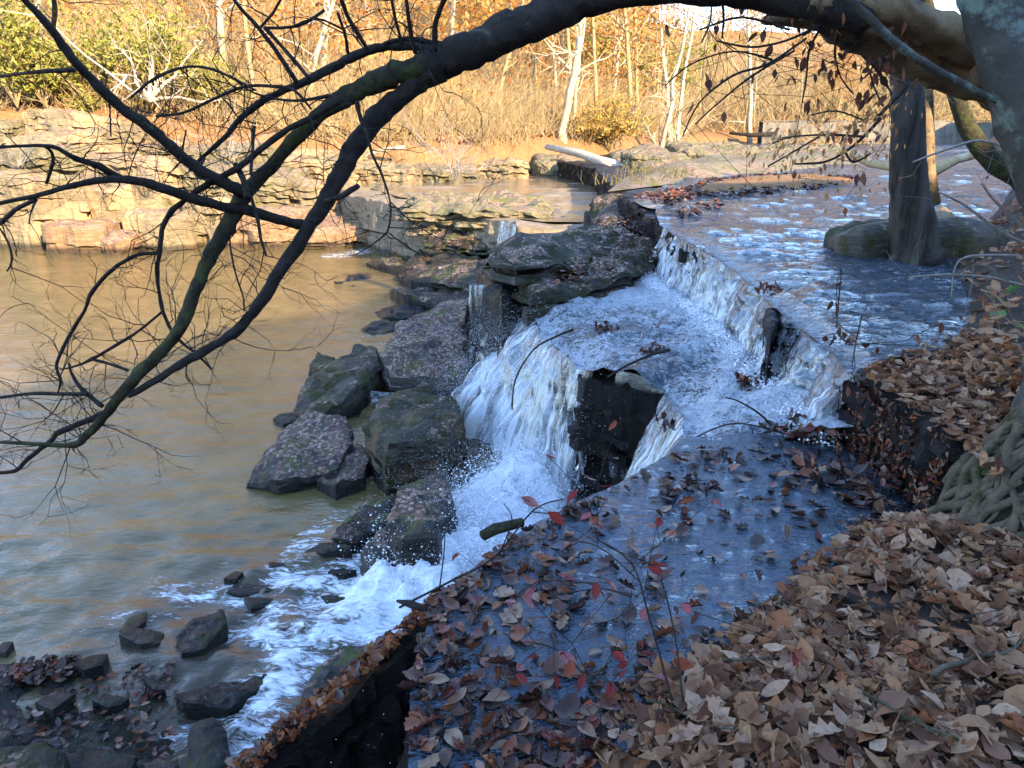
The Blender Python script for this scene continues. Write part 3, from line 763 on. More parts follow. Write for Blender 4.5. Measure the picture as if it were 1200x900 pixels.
prock('rock', [(150, 912), (178, 892), (208, 888), (212, 920)], -1.33, -1.7, 'slab', 'grey rock next to the knobbly black rock', seed=45)
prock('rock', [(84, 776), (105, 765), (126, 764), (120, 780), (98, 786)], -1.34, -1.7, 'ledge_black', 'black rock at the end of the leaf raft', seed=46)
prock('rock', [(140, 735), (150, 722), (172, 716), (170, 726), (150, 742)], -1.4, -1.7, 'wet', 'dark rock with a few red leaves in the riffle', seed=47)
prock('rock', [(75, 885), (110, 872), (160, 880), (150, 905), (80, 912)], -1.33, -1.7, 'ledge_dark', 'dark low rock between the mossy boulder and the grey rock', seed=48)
rock('shallow_shelf', PX([(-60, 800), (40, 778), (110, 792), (150, 762), (205, 778), (225, 830), (200, 960), (-60, 990)], -1.43), -1.43, lambda x, y: np.full(len(x), -1.80), [M['wet']], ds=.04, layers=2, step=.03, jag=.05, rnd=.02, bump=.02, seed=49, kind='structure')
# leaf lined rib of rock running down from the shelf
rib = [(-.22, 2.62), (-.36, 2.60), (-.60, 2.42), (-.98, 2.16), (-1.45, 1.86), (-1.45, 1.74), (-.98, 2.00), (-.62, 2.26), (-.40, 2.44), (-.24, 2.50)]
def z_rib(x, y): return -.12 - .56 * np.clip(-.22 - x, 0, 3) ** .9 - .25 * sstep(2.2, 1.8, y) * 0
rock('rock_rib', rib, -.4, lambda x, y: np.full(len(x), -2.0), [M['ledge_black']], ds=.025, layers=14, step=.07, jag=.05, rnd=.02, bump=.02, seed=50, zf=z_rib, label='narrow black ledge lined with rusty leaves slanting down from the wet shelf', cat='rock ledge')
# stepped stones at the far end of the lower pool
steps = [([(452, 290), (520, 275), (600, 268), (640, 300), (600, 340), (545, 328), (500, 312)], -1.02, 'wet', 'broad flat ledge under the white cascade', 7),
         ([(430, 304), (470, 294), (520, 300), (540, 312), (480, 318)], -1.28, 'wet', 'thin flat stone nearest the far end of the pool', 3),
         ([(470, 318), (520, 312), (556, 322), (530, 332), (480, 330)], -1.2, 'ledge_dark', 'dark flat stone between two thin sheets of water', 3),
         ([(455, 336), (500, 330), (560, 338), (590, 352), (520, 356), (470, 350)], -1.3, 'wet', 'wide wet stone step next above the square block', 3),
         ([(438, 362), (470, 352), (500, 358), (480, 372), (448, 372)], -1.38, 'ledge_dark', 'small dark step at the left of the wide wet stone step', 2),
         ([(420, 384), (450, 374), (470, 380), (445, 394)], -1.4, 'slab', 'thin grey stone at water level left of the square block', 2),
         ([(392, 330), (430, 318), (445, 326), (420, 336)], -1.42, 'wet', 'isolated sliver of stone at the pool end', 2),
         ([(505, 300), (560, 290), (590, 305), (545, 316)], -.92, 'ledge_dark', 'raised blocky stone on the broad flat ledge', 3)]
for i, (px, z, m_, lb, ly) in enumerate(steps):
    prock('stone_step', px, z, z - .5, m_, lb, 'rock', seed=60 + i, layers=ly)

def block(name, x0, x1, yt, yb, D, depth, mat, label, seed, cat='rock', layers=4, skew=.0, **kw):
    layers = layers * 2 + 1
    """bank block seen from the front: real position from its front face"""
    a = PD(x0, yt, D); b = PD(x1, yt, D + skew); zt = a[2]; zb = PD((x0 + x1) / 2, yb, D)[2] - .25
    r = np.random.RandomState(seed)
    w = b[0] - a[0]
    pl = [(a[0], a[1] + .15 * r.rand()), (a[0] + w * .3, a[1] - .2 * r.rand()), (a[0] + w * .65, (a[1] + b[1]) / 2 - .25 * r.rand()), (b[0], b[1] + .2 * r.rand()),
          (b[0] + .1, b[1] + depth), (a[0] + w * .5, a[1] + depth * 1.1), (a[0] - .1, a[1] + depth)]
    kw.setdefault('jag', .22); kw.setdefault('step', .16); kw.setdefault('rnd', .10); kw.setdefault('bump', .05)
    return rock(name, pl, zt, lambda x, y: np.full(len(x), zb), [M[mat]], ds=.10, layers=layers, seed=seed, label=label, cat=cat, **kw)
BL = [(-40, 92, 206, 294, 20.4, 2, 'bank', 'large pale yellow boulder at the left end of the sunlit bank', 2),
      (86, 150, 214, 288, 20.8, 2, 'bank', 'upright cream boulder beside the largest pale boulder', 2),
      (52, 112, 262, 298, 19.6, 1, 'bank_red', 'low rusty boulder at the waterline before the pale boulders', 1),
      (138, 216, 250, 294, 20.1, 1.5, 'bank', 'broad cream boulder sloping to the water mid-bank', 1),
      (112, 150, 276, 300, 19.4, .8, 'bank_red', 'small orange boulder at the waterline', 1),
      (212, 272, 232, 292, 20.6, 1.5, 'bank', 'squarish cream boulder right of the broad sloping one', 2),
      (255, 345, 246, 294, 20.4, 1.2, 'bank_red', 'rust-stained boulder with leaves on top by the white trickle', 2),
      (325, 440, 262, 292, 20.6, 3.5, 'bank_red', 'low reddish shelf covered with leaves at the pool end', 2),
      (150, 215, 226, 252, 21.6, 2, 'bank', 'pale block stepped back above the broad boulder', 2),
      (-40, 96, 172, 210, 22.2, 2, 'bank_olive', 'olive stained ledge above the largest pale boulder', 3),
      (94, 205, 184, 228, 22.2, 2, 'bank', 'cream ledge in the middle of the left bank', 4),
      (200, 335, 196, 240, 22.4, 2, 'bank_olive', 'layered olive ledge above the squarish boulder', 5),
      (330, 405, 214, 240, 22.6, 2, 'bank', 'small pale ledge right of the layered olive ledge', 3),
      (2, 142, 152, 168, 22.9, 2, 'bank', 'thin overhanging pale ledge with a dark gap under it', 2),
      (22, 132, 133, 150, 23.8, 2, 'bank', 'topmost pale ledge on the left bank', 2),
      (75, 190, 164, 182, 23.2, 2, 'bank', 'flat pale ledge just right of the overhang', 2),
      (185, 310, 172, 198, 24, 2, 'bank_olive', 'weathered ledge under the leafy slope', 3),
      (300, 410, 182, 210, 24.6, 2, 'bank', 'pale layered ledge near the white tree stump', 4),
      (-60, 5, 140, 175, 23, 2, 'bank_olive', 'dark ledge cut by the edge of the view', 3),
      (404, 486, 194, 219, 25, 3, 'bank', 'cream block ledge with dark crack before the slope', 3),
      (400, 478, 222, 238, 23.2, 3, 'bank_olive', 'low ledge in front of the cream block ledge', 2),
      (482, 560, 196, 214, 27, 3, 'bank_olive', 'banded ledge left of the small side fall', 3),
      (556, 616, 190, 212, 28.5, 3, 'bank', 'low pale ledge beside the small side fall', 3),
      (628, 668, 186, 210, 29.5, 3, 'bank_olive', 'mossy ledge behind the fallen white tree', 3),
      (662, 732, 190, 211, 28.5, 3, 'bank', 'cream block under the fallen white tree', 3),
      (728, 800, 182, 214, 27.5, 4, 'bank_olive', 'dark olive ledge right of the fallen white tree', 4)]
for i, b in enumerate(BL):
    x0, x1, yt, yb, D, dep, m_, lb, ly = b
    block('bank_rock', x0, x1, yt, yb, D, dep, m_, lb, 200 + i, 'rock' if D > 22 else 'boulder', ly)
# olive layered ledge in mid distance with dark undercut
block('rock_ledge', 478, 642, 240, 249, 16.6, 3.2, 'bank_olive', 'sunlit and shaded grey-olive ledge standing over the wet overhang', 301, 'rock ledge', 3, rnd=.03, skew=-1.0)
block('rock_ledge', 474, 600, 251, 262, 16.9, 2.5, 'bank_olive', 'thin olive ledge under the top layer, dripping water', 302, 'rock ledge', 3, rnd=.03, skew=-.8)
block('rock_ledge', 500, 600, 272, 282, 16.2, 2.0, 'wet', 'lowest wet ledge below the dripping overhang', 303, 'rock ledge', 2, skew=-.5)

# island of dull grass and leaves in the upper river
def mound(name, px, z, h, mat, seed, kind='structure', label=None, cat=None):
    pl = np.array(PX(px, z)); ol = resample(smooth_pl(np.vstack([pl, pl[:1]]), 2)[:-1], .25, True)
    V, F = cdt(ol, grade_points(ol, .12, .012))
    d = segdist(ol, V[:, 0], V[:, 1], True)
    zz = z - .04 + h * sstep(0, h * 4, d) + (.25 * h + .03) * fbm(V[:, 0] * 1.1, V[:, 1] * 1.1, seed, 4) * sstep(0, .4, d)
    return link(name, make_mesh(name, np.column_stack([V, zz]), F, [M[mat]], True), kind=kind, label=label, cat=cat)
mound('river_island', [(712, 222), (740, 200), (800, 190), (900, 186), (1010, 184), (1040, 188), (960, 197), (880, 204), (800, 212)], .56, .28, 'bank_olive', 3)
for i_, (x0, x1, yt, yb, D, dp, lb) in enumerate([(742, 812, 181, 188, 24, 3, 'low dark ledge at the left end of the river island'), (806, 900, 173, 178, 31, 4, 'long low ledge on the far side of the river island'),
        (752, 840, 192, 198, 20.5, 1.2, 'thin flat ledge before the river island'), (850, 935, 184, 188, 24, 2, 'flat grey stones at the right tip of the river island'), (905, 1010, 176, 180, 32, 3, 'strip of dark ledge before the stone dam')]):
    block('low_ledge', x0, x1, yt, yb, D, dp, 'bank_olive', lb, 320 + i_, 'rock ledge', 1, jag=.3)
mound('leaf_bar', [(800, 224), (830, 212), (900, 206), (985, 207), (1020, 212), (960, 220), (880, 224), (840, 228)], .56, .10, 'hill', 5)
mound('gravel_bar', [(742, 232), (764, 225), (800, 222), (830, 228), (815, 236), (780, 243), (755, 240)], .56, .04, 'farbed', 6)

# small old dam at the head of the river
dm = thing('stone_dam', (25, 59, .4), 'low grey stone dam with water over it at the head of the river', 'dam')
A = Acc()
n = 60; xs = np.linspace(-6, 14, n)
Vd = []
for i, x in enumerate(xs):
    hh = 1.7 + .12 * vnoise(x * .7, 3.)
    q = .1 * float(vnoise(x * 1.6, 1.)); hh = float(hh)
    Vd += [(x, .0 + q, -.6), (x, .15 + q, hh * .5), (x, .25 + q * .5, hh), (x, 1.2, hh + .02), (x, 1.3, -.6)]
Fd = []
for i in range(n - 1):
    for j in range(4): Fd.append((i * 5 + j, (i + 1) * 5 + j, (i + 1) * 5 + j + 1, i * 5 + j + 1))
link('dam_wall', make_mesh('dam_wall', Vd, Fd, [M['dam']], False), dm)
link('dam_crest', make_mesh('dam_crest', [(-6, .26, 1.80), (14, .26, 1.80), (14, 1.3, 1.80), (-6, 1.3, 1.80), (-6, .26, 1.74), (14, .26, 1.74), (14, 1.3, 1.74), (-6, 1.3, 1.74)],
                           [(0, 1, 2, 3), (4, 5, 1, 0), (7, 6, 5, 4), (3, 2, 6, 7), (1, 5, 6, 2), (4, 0, 3, 7)], [M['dam']]), dm)

# ---------------------------------------------------------------- leaf covered banks
EDGE = PX([(690, 960), (700, 880), (722, 800), (765, 768), (840, 742), (900, 690), (960, 650), (1010, 618), (1085, 612)], ZF)
LB = np.array(EDGE + [(1.95, 3.12), (2.6, 3.2), (4.5, 3.0), (4.5, -2.5), (-.6, -2.5), (-.3, .7)])
EL = np.array([(-.3, .7)] + EDGE + [(1.95, 3.12)])
def z_lb(x, y):
    d = segdist(EL, x, y)
    return ZF - .03 + .10 * sstep(0, .3, d) + .05 * np.clip(d - .2, 0, 3) + .10 * np.clip(x - 1.3, 0, 3) + .62 * sstep(2.2, 3.4, x) * sstep(1.6, 3.0, y) + .018 * fbm(x * 3, y * 3, 1, 4)
leaf_bank = sheet('leaf_bank', LB, z_lb, [M['soil']], base=.05, k=.005)
RE = [(2.35, 3.0)] + PX([(1130, 500), (1112, 455), (1112, 425), (1128, 385), (1138, 350), (1122, 318), (1132, 290), (1150, 268), (1170, 245), (1185, 222), (1200, 200)], 'up')
RB = np.array(RE + [(24, 40), (40, 55), (60, 55), (60, 2.2), (3.6, 2.6), (2.9, 2.75)])
def z_rb(x, y):
    d = segdist(np.array(RE + [(24, 40)]), x, y)
    return zup(y) - .0 + .08 * sstep(0, .25, d) + .26 * np.clip(d - .1, 0, 30) + .05 * fbm(x * 1.5, y * 1.5, 6, 4) * sstep(0, .5, d)
right_bank = sheet('right_bank', RB, z_rb, [M['soil']], base=.07, k=.012)

# ================================================================ LEAVES
def leaf_template(kind, seed):
    r = np.random.RandomState(seed)
    n = 9
    t = np.linspace(0, 1, n)
    if kind == 'oak':
        w = .30 * np.sin(math.pi * np.clip(t, .02, .98) ** .8) * np.array([.5, .6, 1.2, .6, 1.25, .6, 1.2, .7, .4])
    elif kind == 'maple':
        w = np.array([.03, .30, .42, .26, .42, .26, .28, .14, .02])
    else:
        w = .27 * np.sin(math.pi * t ** .85)
    w = np.maximum(w, .012)
    mcurl = r.rand() * 1.6 - .4
    curl = (r.rand() - .3) * 1.6; fold = r.rand() ** 1.6 * .8 + .05; tw = (r.rand() - .5) * .8
    V = []
    for i in range(n):
        a = curl * (t[i] - .5)
        cx = t[i] - .5; cz = .35 * curl * (t[i] - .5) ** 2 * 2
        b = tw * (t[i] - .5)
        we = w[i] * (1 + .15 * (r.rand() - .5))
        for sgn in (-1, -.5, 0, .5, 1):
            ww = we * abs(sgn); bend = fold * 1.1 * (1 + mcurl * (abs(sgn) - .5))
            yy = sgn * we * math.cos(bend); zz = ww * math.sin(bend) + .012 * (r.rand() - .5)
            V.append((cx + (0.03 * sgn * (r.rand() - .5)), yy * math.cos(b) - zz * math.sin(b), cz + yy * math.sin(b) + zz * math.cos(b)))
    V = np.array(V); V[:, 2] -= V[:, 2].mean()
    F = []
    for i in range(n - 1):
        for j in range(4):
            F.append((i * 5 + j, (i + 1) * 5 + j, (i + 1) * 5 + j + 1, i * 5 + j + 1))
    return V, np.array(F)
LT = [leaf_template(k, i) for i, k in enumerate(['oak', 'beech', 'beech', 'maple', 'oak', 'beech', 'oak', 'beech', 'maple', 'beech', 'oak', 'beech'])]
LM = {m: [make_mesh('leaf', v, f, [M[m]], True) for v, f in LT] for m in ('leaf_dry', 'leaf_wet')}
def rotm(yaw, pitch, roll):
    return np.array(Euler((roll, pitch, yaw), 'XYZ').to_matrix())
def leaf_mass(name, pts, mat, smin, smax, tilt=.5, parent=None, kind='stuff', seed=0, nrm=None, **kw):
    r = np.random.RandomState(seed); VV = []; FF = []; TT = []; c = 0
    for p in pts:
        v, f = LT[r.randint(len(LT))]
        R = rotm(r.rand() * 6.28, r.randn() * tilt, r.randn() * tilt)
        s = smin + (smax - smin) * r.rand()
        VV.append(v @ R.T * s + np.asarray(p)); FF.append(f + c); c += len(v); TT.append(np.full(len(v), r.rand()))
    V = np.concatenate(VV)
    return link(name, make_mesh(name, V, np.concatenate(FF), [M[mat]], True, dict(tint=np.concatenate(TT))), parent, kind=kind, **kw)
def leaf_parts(name, pts, mat, smin, smax, tilt, parent, seed):
    r = np.random.RandomState(seed)
    for p in pts:
        o = bpy.data.objects.new(name, LM[mat][r.randint(len(LT))]); COL.objects.link(o); o.parent = parent
        o.location = tuple(p); s = smin + (smax - smin) * r.rand(); o.scale = (s, s, s)
        o.rotation_euler = (r.randn() * tilt, r.randn() * tilt, r.rand() * 6.28)
def scat(poly, n, seed):
    r = np.random.RandomState(seed); poly = np.asarray(poly); a = poly.min(0); b = poly.max(0); out = np.zeros((0, 2))
    while len(out) < n:
        q = a + (b - a) * r.rand(n * 2, 2); out = np.vstack([out, q[inside(poly, q[:, 0], q[:, 1])]])
    return out[:n]
VIEW1 = np.array(PX([(640, 960), (700, 790), (850, 725), (1010, 605), (1110, 600), (1290, 640), (1290, 960)], 0.0) + [(2.6, .6), (3.9, 1.2), (3.9, 2.9), (2.4, 3.1)][::1])
VIEW1 = np.array(PX([(640, 960), (700, 790), (850, 725), (1010, 605), (1110, 600)], 0.0) + [(2.3, 3.1), (4.2, 2.95), (4.2, .8)] + PX([(1290, 960)], 0.0))
VIEW1 = np.array([p for p in VIEW1])
q = scat(VIEW1, 11500, 1); q = q[inside(LB, q[:, 0], q[:, 1])]; q = q[fbm(q[:, 0] * 3.5, q[:, 1] * 3.5, 5, 3) + .55 > RS.rand(len(q)) * .6]
z = z_lb(q[:, 0], q[:, 1]) + .004 + RS.rand(len(q)) * .035
leaf_mass('leaf_litter', np.column_stack([q, z]), 'leaf_dry_m', .035, .11, .34, seed=2, label='thick layer of dry tan leaves covering the near bank', cat='leaves')
q = scat(np.array(PX([(660, 920), (760, 790), (900, 700), (1080, 620), (1210, 660), (1210, 920)], 0.0)), 330, 4); q = q[inside(LB, q[:, 0], q[:, 1])][:298]
z = z_lb(q[:, 0], q[:, 1]) + .035 + RS.rand(len(q)) * .02
leaf_parts('leaf', np.column_stack([q, z]), 'leaf_dry', .05, .125, .32, leaf_bank, 5)
# wet leaves on the shelf film
SH = PX([(505, 705), (600, 632), (690, 585), (800, 530), (900, 520), (1000, 560), (1060, 600), (960, 660), (850, 745), (765, 790), (700, 900), (560, 930), (480, 880), (478, 800)], ZF)
film = bpy.data.objects['shelf_water_film']
def dens_keep(q, dn, seed):
    r = np.random.RandomState(seed); return q[r.rand(len(q)) < dn(q[:, 0], q[:, 1])]
def dn_shelf(x, y):
    d = .07 + .8 * sstep(2.0, 1.5, y) + .22 * sstep(.9, .1, x) * sstep(2.9, 2.4, y)
    d = d + .75 * np.exp(-segdist(PX([(800, 525), (870, 515), (990, 530), (1060, 575)], ZF), x, y) / .13)
    d = d + .8 * np.exp(-np.hypot(x - P(820, 570, ZF)[0], y - P(820, 570, ZF)[1]) / .12) + .7 * np.exp(-segdist(PX([(1010, 560), (1060, 600)], ZF), x, y) / .15)
    d = d + .55 * np.exp(-segdist(PX([(480, 800), (505, 712), (600, 640), (690, 590)], ZF), x, y) / .06)
    return np.clip(d * (.55 + 1.2 * np.clip(fbm(x * 4, y * 4, 3, 3) + .25, 0, 1)), 0, 1)
q = dens_keep(scat(SH, 3000, 11), dn_shelf, 12)
z = ZF + .003 + RS.rand(len(q)) * .014
leaf_mass('wet_leaves', np.column_stack([q, z]), 'leaf_wet_m', .035, .085, .16, seed=13, label='dark wet leaves plastered over the flooded shelf', cat='leaves')
q = dens_keep(scat(SH, 700, 14), dn_shelf, 15)[:290]
z = ZF + .012 + RS.rand(len(q)) * .02
leaf_parts('leaf', np.column_stack([q, z]), 'leaf_wet', .06, .105, .3, film, 16)
# clumps of leaves caught on the lip and on stones in the stream
def clump(px, z, n, r, h, label, seed, mat='leaf_wet_m', s=(.05, .09)):
    c = P(px[0], px[1], z); rr = np.random.RandomState(seed)
    p = np.column_stack([c[0] + rr.randn(n) * r, c[1] + rr.randn(n) * r, z + rr.rand(n) * h])
    leaf_mass('leaf_clump', p, mat, s[0], s[1], .8, seed=seed, label=label, cat='leaf clump', kind='stuff')
clump((872, 455), Z2, 40, .045, .09, 'dark clump of leaves snagged in the white middle pool', 31)
clump((708, 388), Z2, 30, .07, .05, 'flat clump of dark leaves above the tall waterfall', 32)
clump((770, 414), Z2, 22, .06, .05, 'leaves caught on the lip over the black hollow', 33)
clump((905, 343), .46, 26, .06, .05, 'brown leaves heaped on the black rock splitting the curtain', 34)
clump((780, 500), ZF, 12, .035, .08, 'round ball of wet leaves at the corner of the rapid', 36)
clump((940, 512), ZF, 60, .10, .09, 'dark heap of wet leaves with twigs behind the flooded shelf', 37)
clump((1000, 560), ZF, 60, .14, .06, 'dark heap of wet leaves under the black face', 38)
clump((985, 400), .38, 16, .04, .05, 'a few leaves pinned at the right end of the upper lip', 39)
# wet scraps stuck to the black face
rf = np.random.RandomState(35); n = 700; tt = rf.rand(n)
fp = np.array([tuple(LIP1[0])] + PX([(1022, 446), (1060, 470), (1116, 512)], .36))
k_ = resample(fp, .02); i_ = rf.randint(len(k_), size=n)
leaf_mass('wet_leaves', np.column_stack([k_[i_, 0] - .02 - .03 * tt, k_[i_, 1] - .03, .34 - .40 * tt]), 'leaf_wet_m', .02, .06, 1.2, seed=36, label='dark scraps of leaf stuck to the black face of the upper ledge', cat='leaves')
# leaves on ledges
def on_poly(pxs, z, n, name, mat, smin, smax, tilt, seed, label, par=None, zf=None, h=.03):
    q = scat(PX(pxs, z), n, seed); zz = (np.full(len(q), .56 if z == 'up' else z) if zf is None else zf(q[:, 0], q[:, 1])) + RS.rand(len(q)) * h
    leaf_mass(name, np.column_stack([q, zz]), mat, smin, smax, tilt, seed=seed, label=label, cat='leaves')
on_poly([(1010, 432), (1050, 468), (1118, 512), (1170, 560), (1200, 470), (1180, 420), (1120, 392), (1060, 410)], .36, 900, 'bank_leaves', 'leaf_dry_m', .05, .10, .4, 41, 'reddish brown leaves covering the top of the black ledge', zf=lambda x, y: np.maximum(z_up(x, y) + .01, z_rb(x, y) * inside(RB, x, y)), h=.05)
q = scat(np.array(rib), 520, 43); zz = z_rib(q[:, 0], q[:, 1]) + RS.rand(len(q)) * .03
leaf_mass('ledge_leaves', np.column_stack([q, zz]), 'leaf_org_m', .026, .062, .35, seed=44, label='rusty orange leaves lining the narrow slanting ledge', cat='leaves')
RBV = np.array(PX([(1120, 520), (1112, 430), (1138, 350), (1120, 312), (1135, 285), (1160, 262), (1190, 240)], 'up') + [(14, 20), (12, 8), (4, 3), (2.6, 3.0)])
q = scat(RBV, 9000, 45); q = dens_keep(q, lambda x, y: np.clip(5 / (y + 1), .15, 1), 46)
leaf_mass('bank_leaves', np.column_stack([q, z_rb(q[:, 0], q[:, 1]) + .01 + RS.rand(len(q)) * .05]), 'leaf_dry_m', .06, .12, .45, seed=47, label='leaf litter over the right bank up to the furrowed tree', cat='leaves')
on_poly([(0, 790), (40, 775), (105, 772), (115, 790), (60, 800), (0, 810)], -1.42, 260, 'leaf_raft', 'leaf_wet_m', .04, .08, .35, 48, 'raft of brown leaves stranded at the edge of the silty pool', h=.05)
on_poly([(0, 830), (200, 770), (215, 840), (200, 900), (0, 890)], -1.42, 260, 'stranded_leaves', 'leaf_wet_m', .03, .07, .25, 49, 'scattered wet leaves over the rocky shallows', h=.03)
on_poly([(740, 232), (800, 222), (830, 228), (790, 242)], 'up', 260, 'stranded_leaves', 'leaf_wet_m', .08, .16, .3, 50, 'dark leaves stranded in shallow water by the upper lip', h=.06)
on_poly([(790, 226), (830, 210), (900, 204), (1020, 208), (960, 222), (840, 232)], 'up', 1100, 'stranded_leaves', 'leaf_wet_m', .08, .18, .2, 51, 'long bar of rusty leaves stranded across the upper river', h=.04)
on_poly([(800, 262), (790, 246), (840, 236), (850, 244)], 'up', 60, 'stranded_leaves', 'leaf_wet_m', .07, .14, .3, 52, 'small dark leaf patch nearest the far end of the upper curtain', h=.05)
on_poly([(700, 258), (765, 256), (770, 285), (700, 292)], .28, 160, 'ledge_leaves', 'leaf_wet_m', .05, .1, .3, 53, 'damp leaves scattered on the upper mossy slab', h=.03)
on_poly([(640, 312), (760, 292), (770, 305), (650, 335)], .14, 160, 'ledge_leaves', 'leaf_wet_m', .05, .1, .3, 54, 'brown leaves along the lower mossy slab', h=.03)
# hillside litter close to the bank
q = scat(np.array([(-17, 24.5), (-8, 26.5), (-2, 30), (4, 36), (4, 44), (-20, 36)]), 7000, 55)
leaf_mass('hill_leaves', np.column_stack([q, hill_z(q[:, 0], q[:, 1]) + .05]), 'leaf_org_m', .2, .34, .5, seed=56, label='rusty leaf litter on the slope above the left bank', cat='leaves')

# ================================================================ TREES
def limb_pts(p, d, L, n, wob, r, up=0.0):
    p = np.array(p, float); d = np.array(d, float); d /= np.linalg.norm(d)
    out = [p.copy()]
    for i in range(n):
        d = d + r.randn(3) * wob; d[2] += up; d /= np.linalg.norm(d)
        p = p + d * L / n; out.append(p.copy())
    return np.array(out), d
def bare_tree(seed, h, r0, lean=.05, nb=16, twigs=3, start=.3, spread=.8, up=.05):
    r = np.random.RandomState(seed)
    tr = Acc(); P0, P1, R0, R1 = [], [], [], []
    d = np.array([r.randn() * lean, r.randn() * lean, 1.0])
    pts, _ = limb_pts((0, 0, -.3), d, h + .3, 12, .035, r, .02)
    rad = r0 * (1 - np.linspace(0, 1, 13) ** 1.1 * .9); rad[0] *= 1.5; rad[1] *= 1.1
    tr.tube(pts, rad, 7, rough=.08, seed=seed)
    A = Acc(); tips = []
    for b in range(nb):
        t = start + (1 - start) * (b + r.rand()) / nb
        i = min(11, int(t * 12)); base = pts[i] + (pts[i + 1] - pts[i]) * (t * 12 - i)
        a = r.rand() * 6.28
        dd = np.array([math.cos(a) * spread, math.sin(a) * spread, .55 + .6 * t + r.randn() * .2])
        L = h * (.42 * (1 - t) + .10) * (.7 + .6 * r.rand())
        bp, bd = limb_pts(base, dd, L, 6, .16, r, up)
        br = max(rad[i] * .35, .008)
        A.tube(bp, np.linspace(br, br * .2, 7), 4, cap=False)
        for s in range(2 + twigs):
            k = r.randint(1, 6); sd = bd * .6 + r.randn(3) * .6; sd[2] = abs(sd[2]) * .7
            sp, sdd = limb_pts(bp[k], sd, L * (.25 + .35 * r.rand()), 3, .2, r, up)
            for m in range(3):
                P0.append(sp[m]); P1.append(sp[m + 1]); R0.append(br * (.34 - .08 * m)); R1.append(br * (.26 - .08 * m))
            for u in range(twigs):
                e = sp[r.randint(1, 4)]; q = e + (sdd * .5 + r.randn(3) * .6) * L * .16
                P0.append(e); P1.append(q); R0.append(br * .14); R1.append(br * .05); tips.append(q)
    V, F = sticks(P0, P1, R0, R1)
    A.add(V, F)
    return tr, A, np.array(tips), pts, rad
FT = []
for i in range(8):
    tr, A_, tips, pts, rad = bare_tree(500 + i, 12.0 + 2 * (i % 3), .15 + .05 * (i % 2), nb=15 + i % 4, lean=.07)
    mt = M['bark_pale'] if i in (0, 3, 5) else M['bark_tan']
    FT.append((tr.mesh('trunk', [mt]), A_.mesh('branches', [mt], False), tips))
r = np.random.RandomState(21)
def leaf_faces(tips, n, size, seed, spread=.5, droop=0.0):
    rr = np.random.RandomState(seed); c = tips[rr.randint(len(tips), size=n)] + rr.randn(n, 3) * spread
    d1 = rr.randn(n, 3); d1 /= np.linalg.norm(d1, axis=1)[:, None]; d2 = rr.randn(n, 3); d2 -= d1 * (d1 * d2).sum(1)[:, None]; d2 /= np.linalg.norm(d2, axis=1)[:, None]
    s = size * (.6 + .8 * rr.rand(n, 1)); m = np.cross(d1, d2) * s * .25
    V = np.stack([c - d1 * s, c + d2 * s * .45 + m, c + d1 * s, c - d2 * s * .45 + m], 1).reshape(-1, 3)
    return V, np.arange(n * 4).reshape(-1, 4), np.repeat(rr.rand(n), 4)
FOL = {}
def foliage(key, tips, n, size, mat, seed, spread=.5):
    V, F, T = leaf_faces(tips, n, size, seed, spread)
    return make_mesh('leaves', V, F, [M[mat]], False, dict(tint=T))
FOLM = [foliage('g', FT[1][2], 1500, .16, 'leaf_gold_m', 1), foliage('y', FT[2][2], 1300, .16, 'leaf_yellow_m', 2)]
tree_n = 0
def put_tree(k, x, y, s, label, group, fol=None, rz=None):
    z = float(hill_z(np.array([x]), np.array([y]))[0])
    o = thing('bare_tree', (x, y, z), label, 'tree', group)
    o.scale = (s * .95, s * .95, s); o.rotation_euler = (r.randn() * .03, r.randn() * .03, r.rand() * 6.28 if rz is None else rz)
    a = link('trunk', FT[k][0], o); b = link('branches', FT[k][1], o)
    if fol is not None: link('leaves', fol, o)
    return o
GL = 'bare trees on the sunlit far hillside'
for i in range(285):
    for _ in range(30):
        x = r.uniform(-40, 62); y = r.uniform(26, 105)
        if i > 215: x = r.uniform(8, 60); y = r.uniform(66, 112)
        if abs(x / y) > .78: continue
        if inside(np.concatenate([BANK, [(90, 400), (-70, 400)]]), np.array([x]), np.array([y]))[0] and segdist(BANK, np.array([x]), np.array([y]))[0] > 1.0: break
    k = r.randint(8); fo = None; fs = 1 - .30 * float(sstep(0, 14, x)) * float(sstep(30, 60, y))
    if r.rand() < .26 and y > 34: k = [1, 2][r.randint(2)]; fo = FOLM[k - 1]
    lab = ['leafless tan tree in the crowd of trees on the far slope', 'leafless pale tree in the crowd of trees on the far slope'][k in (0, 3, 5)]
    if fo is not None: lab = ['tree with a few golden leaves left on the far slope', 'tree with yellowing leaves left on the far slope'][k - 1]
    put_tree(k, x, y, r.uniform(.65, .95) * fs, lab, GL + (' (%s)' % lab.split(' tree')[0].split()[-1] if fo is None else ' with %s leaves' % ['golden', 'yellowing'][k - 1]), fo)
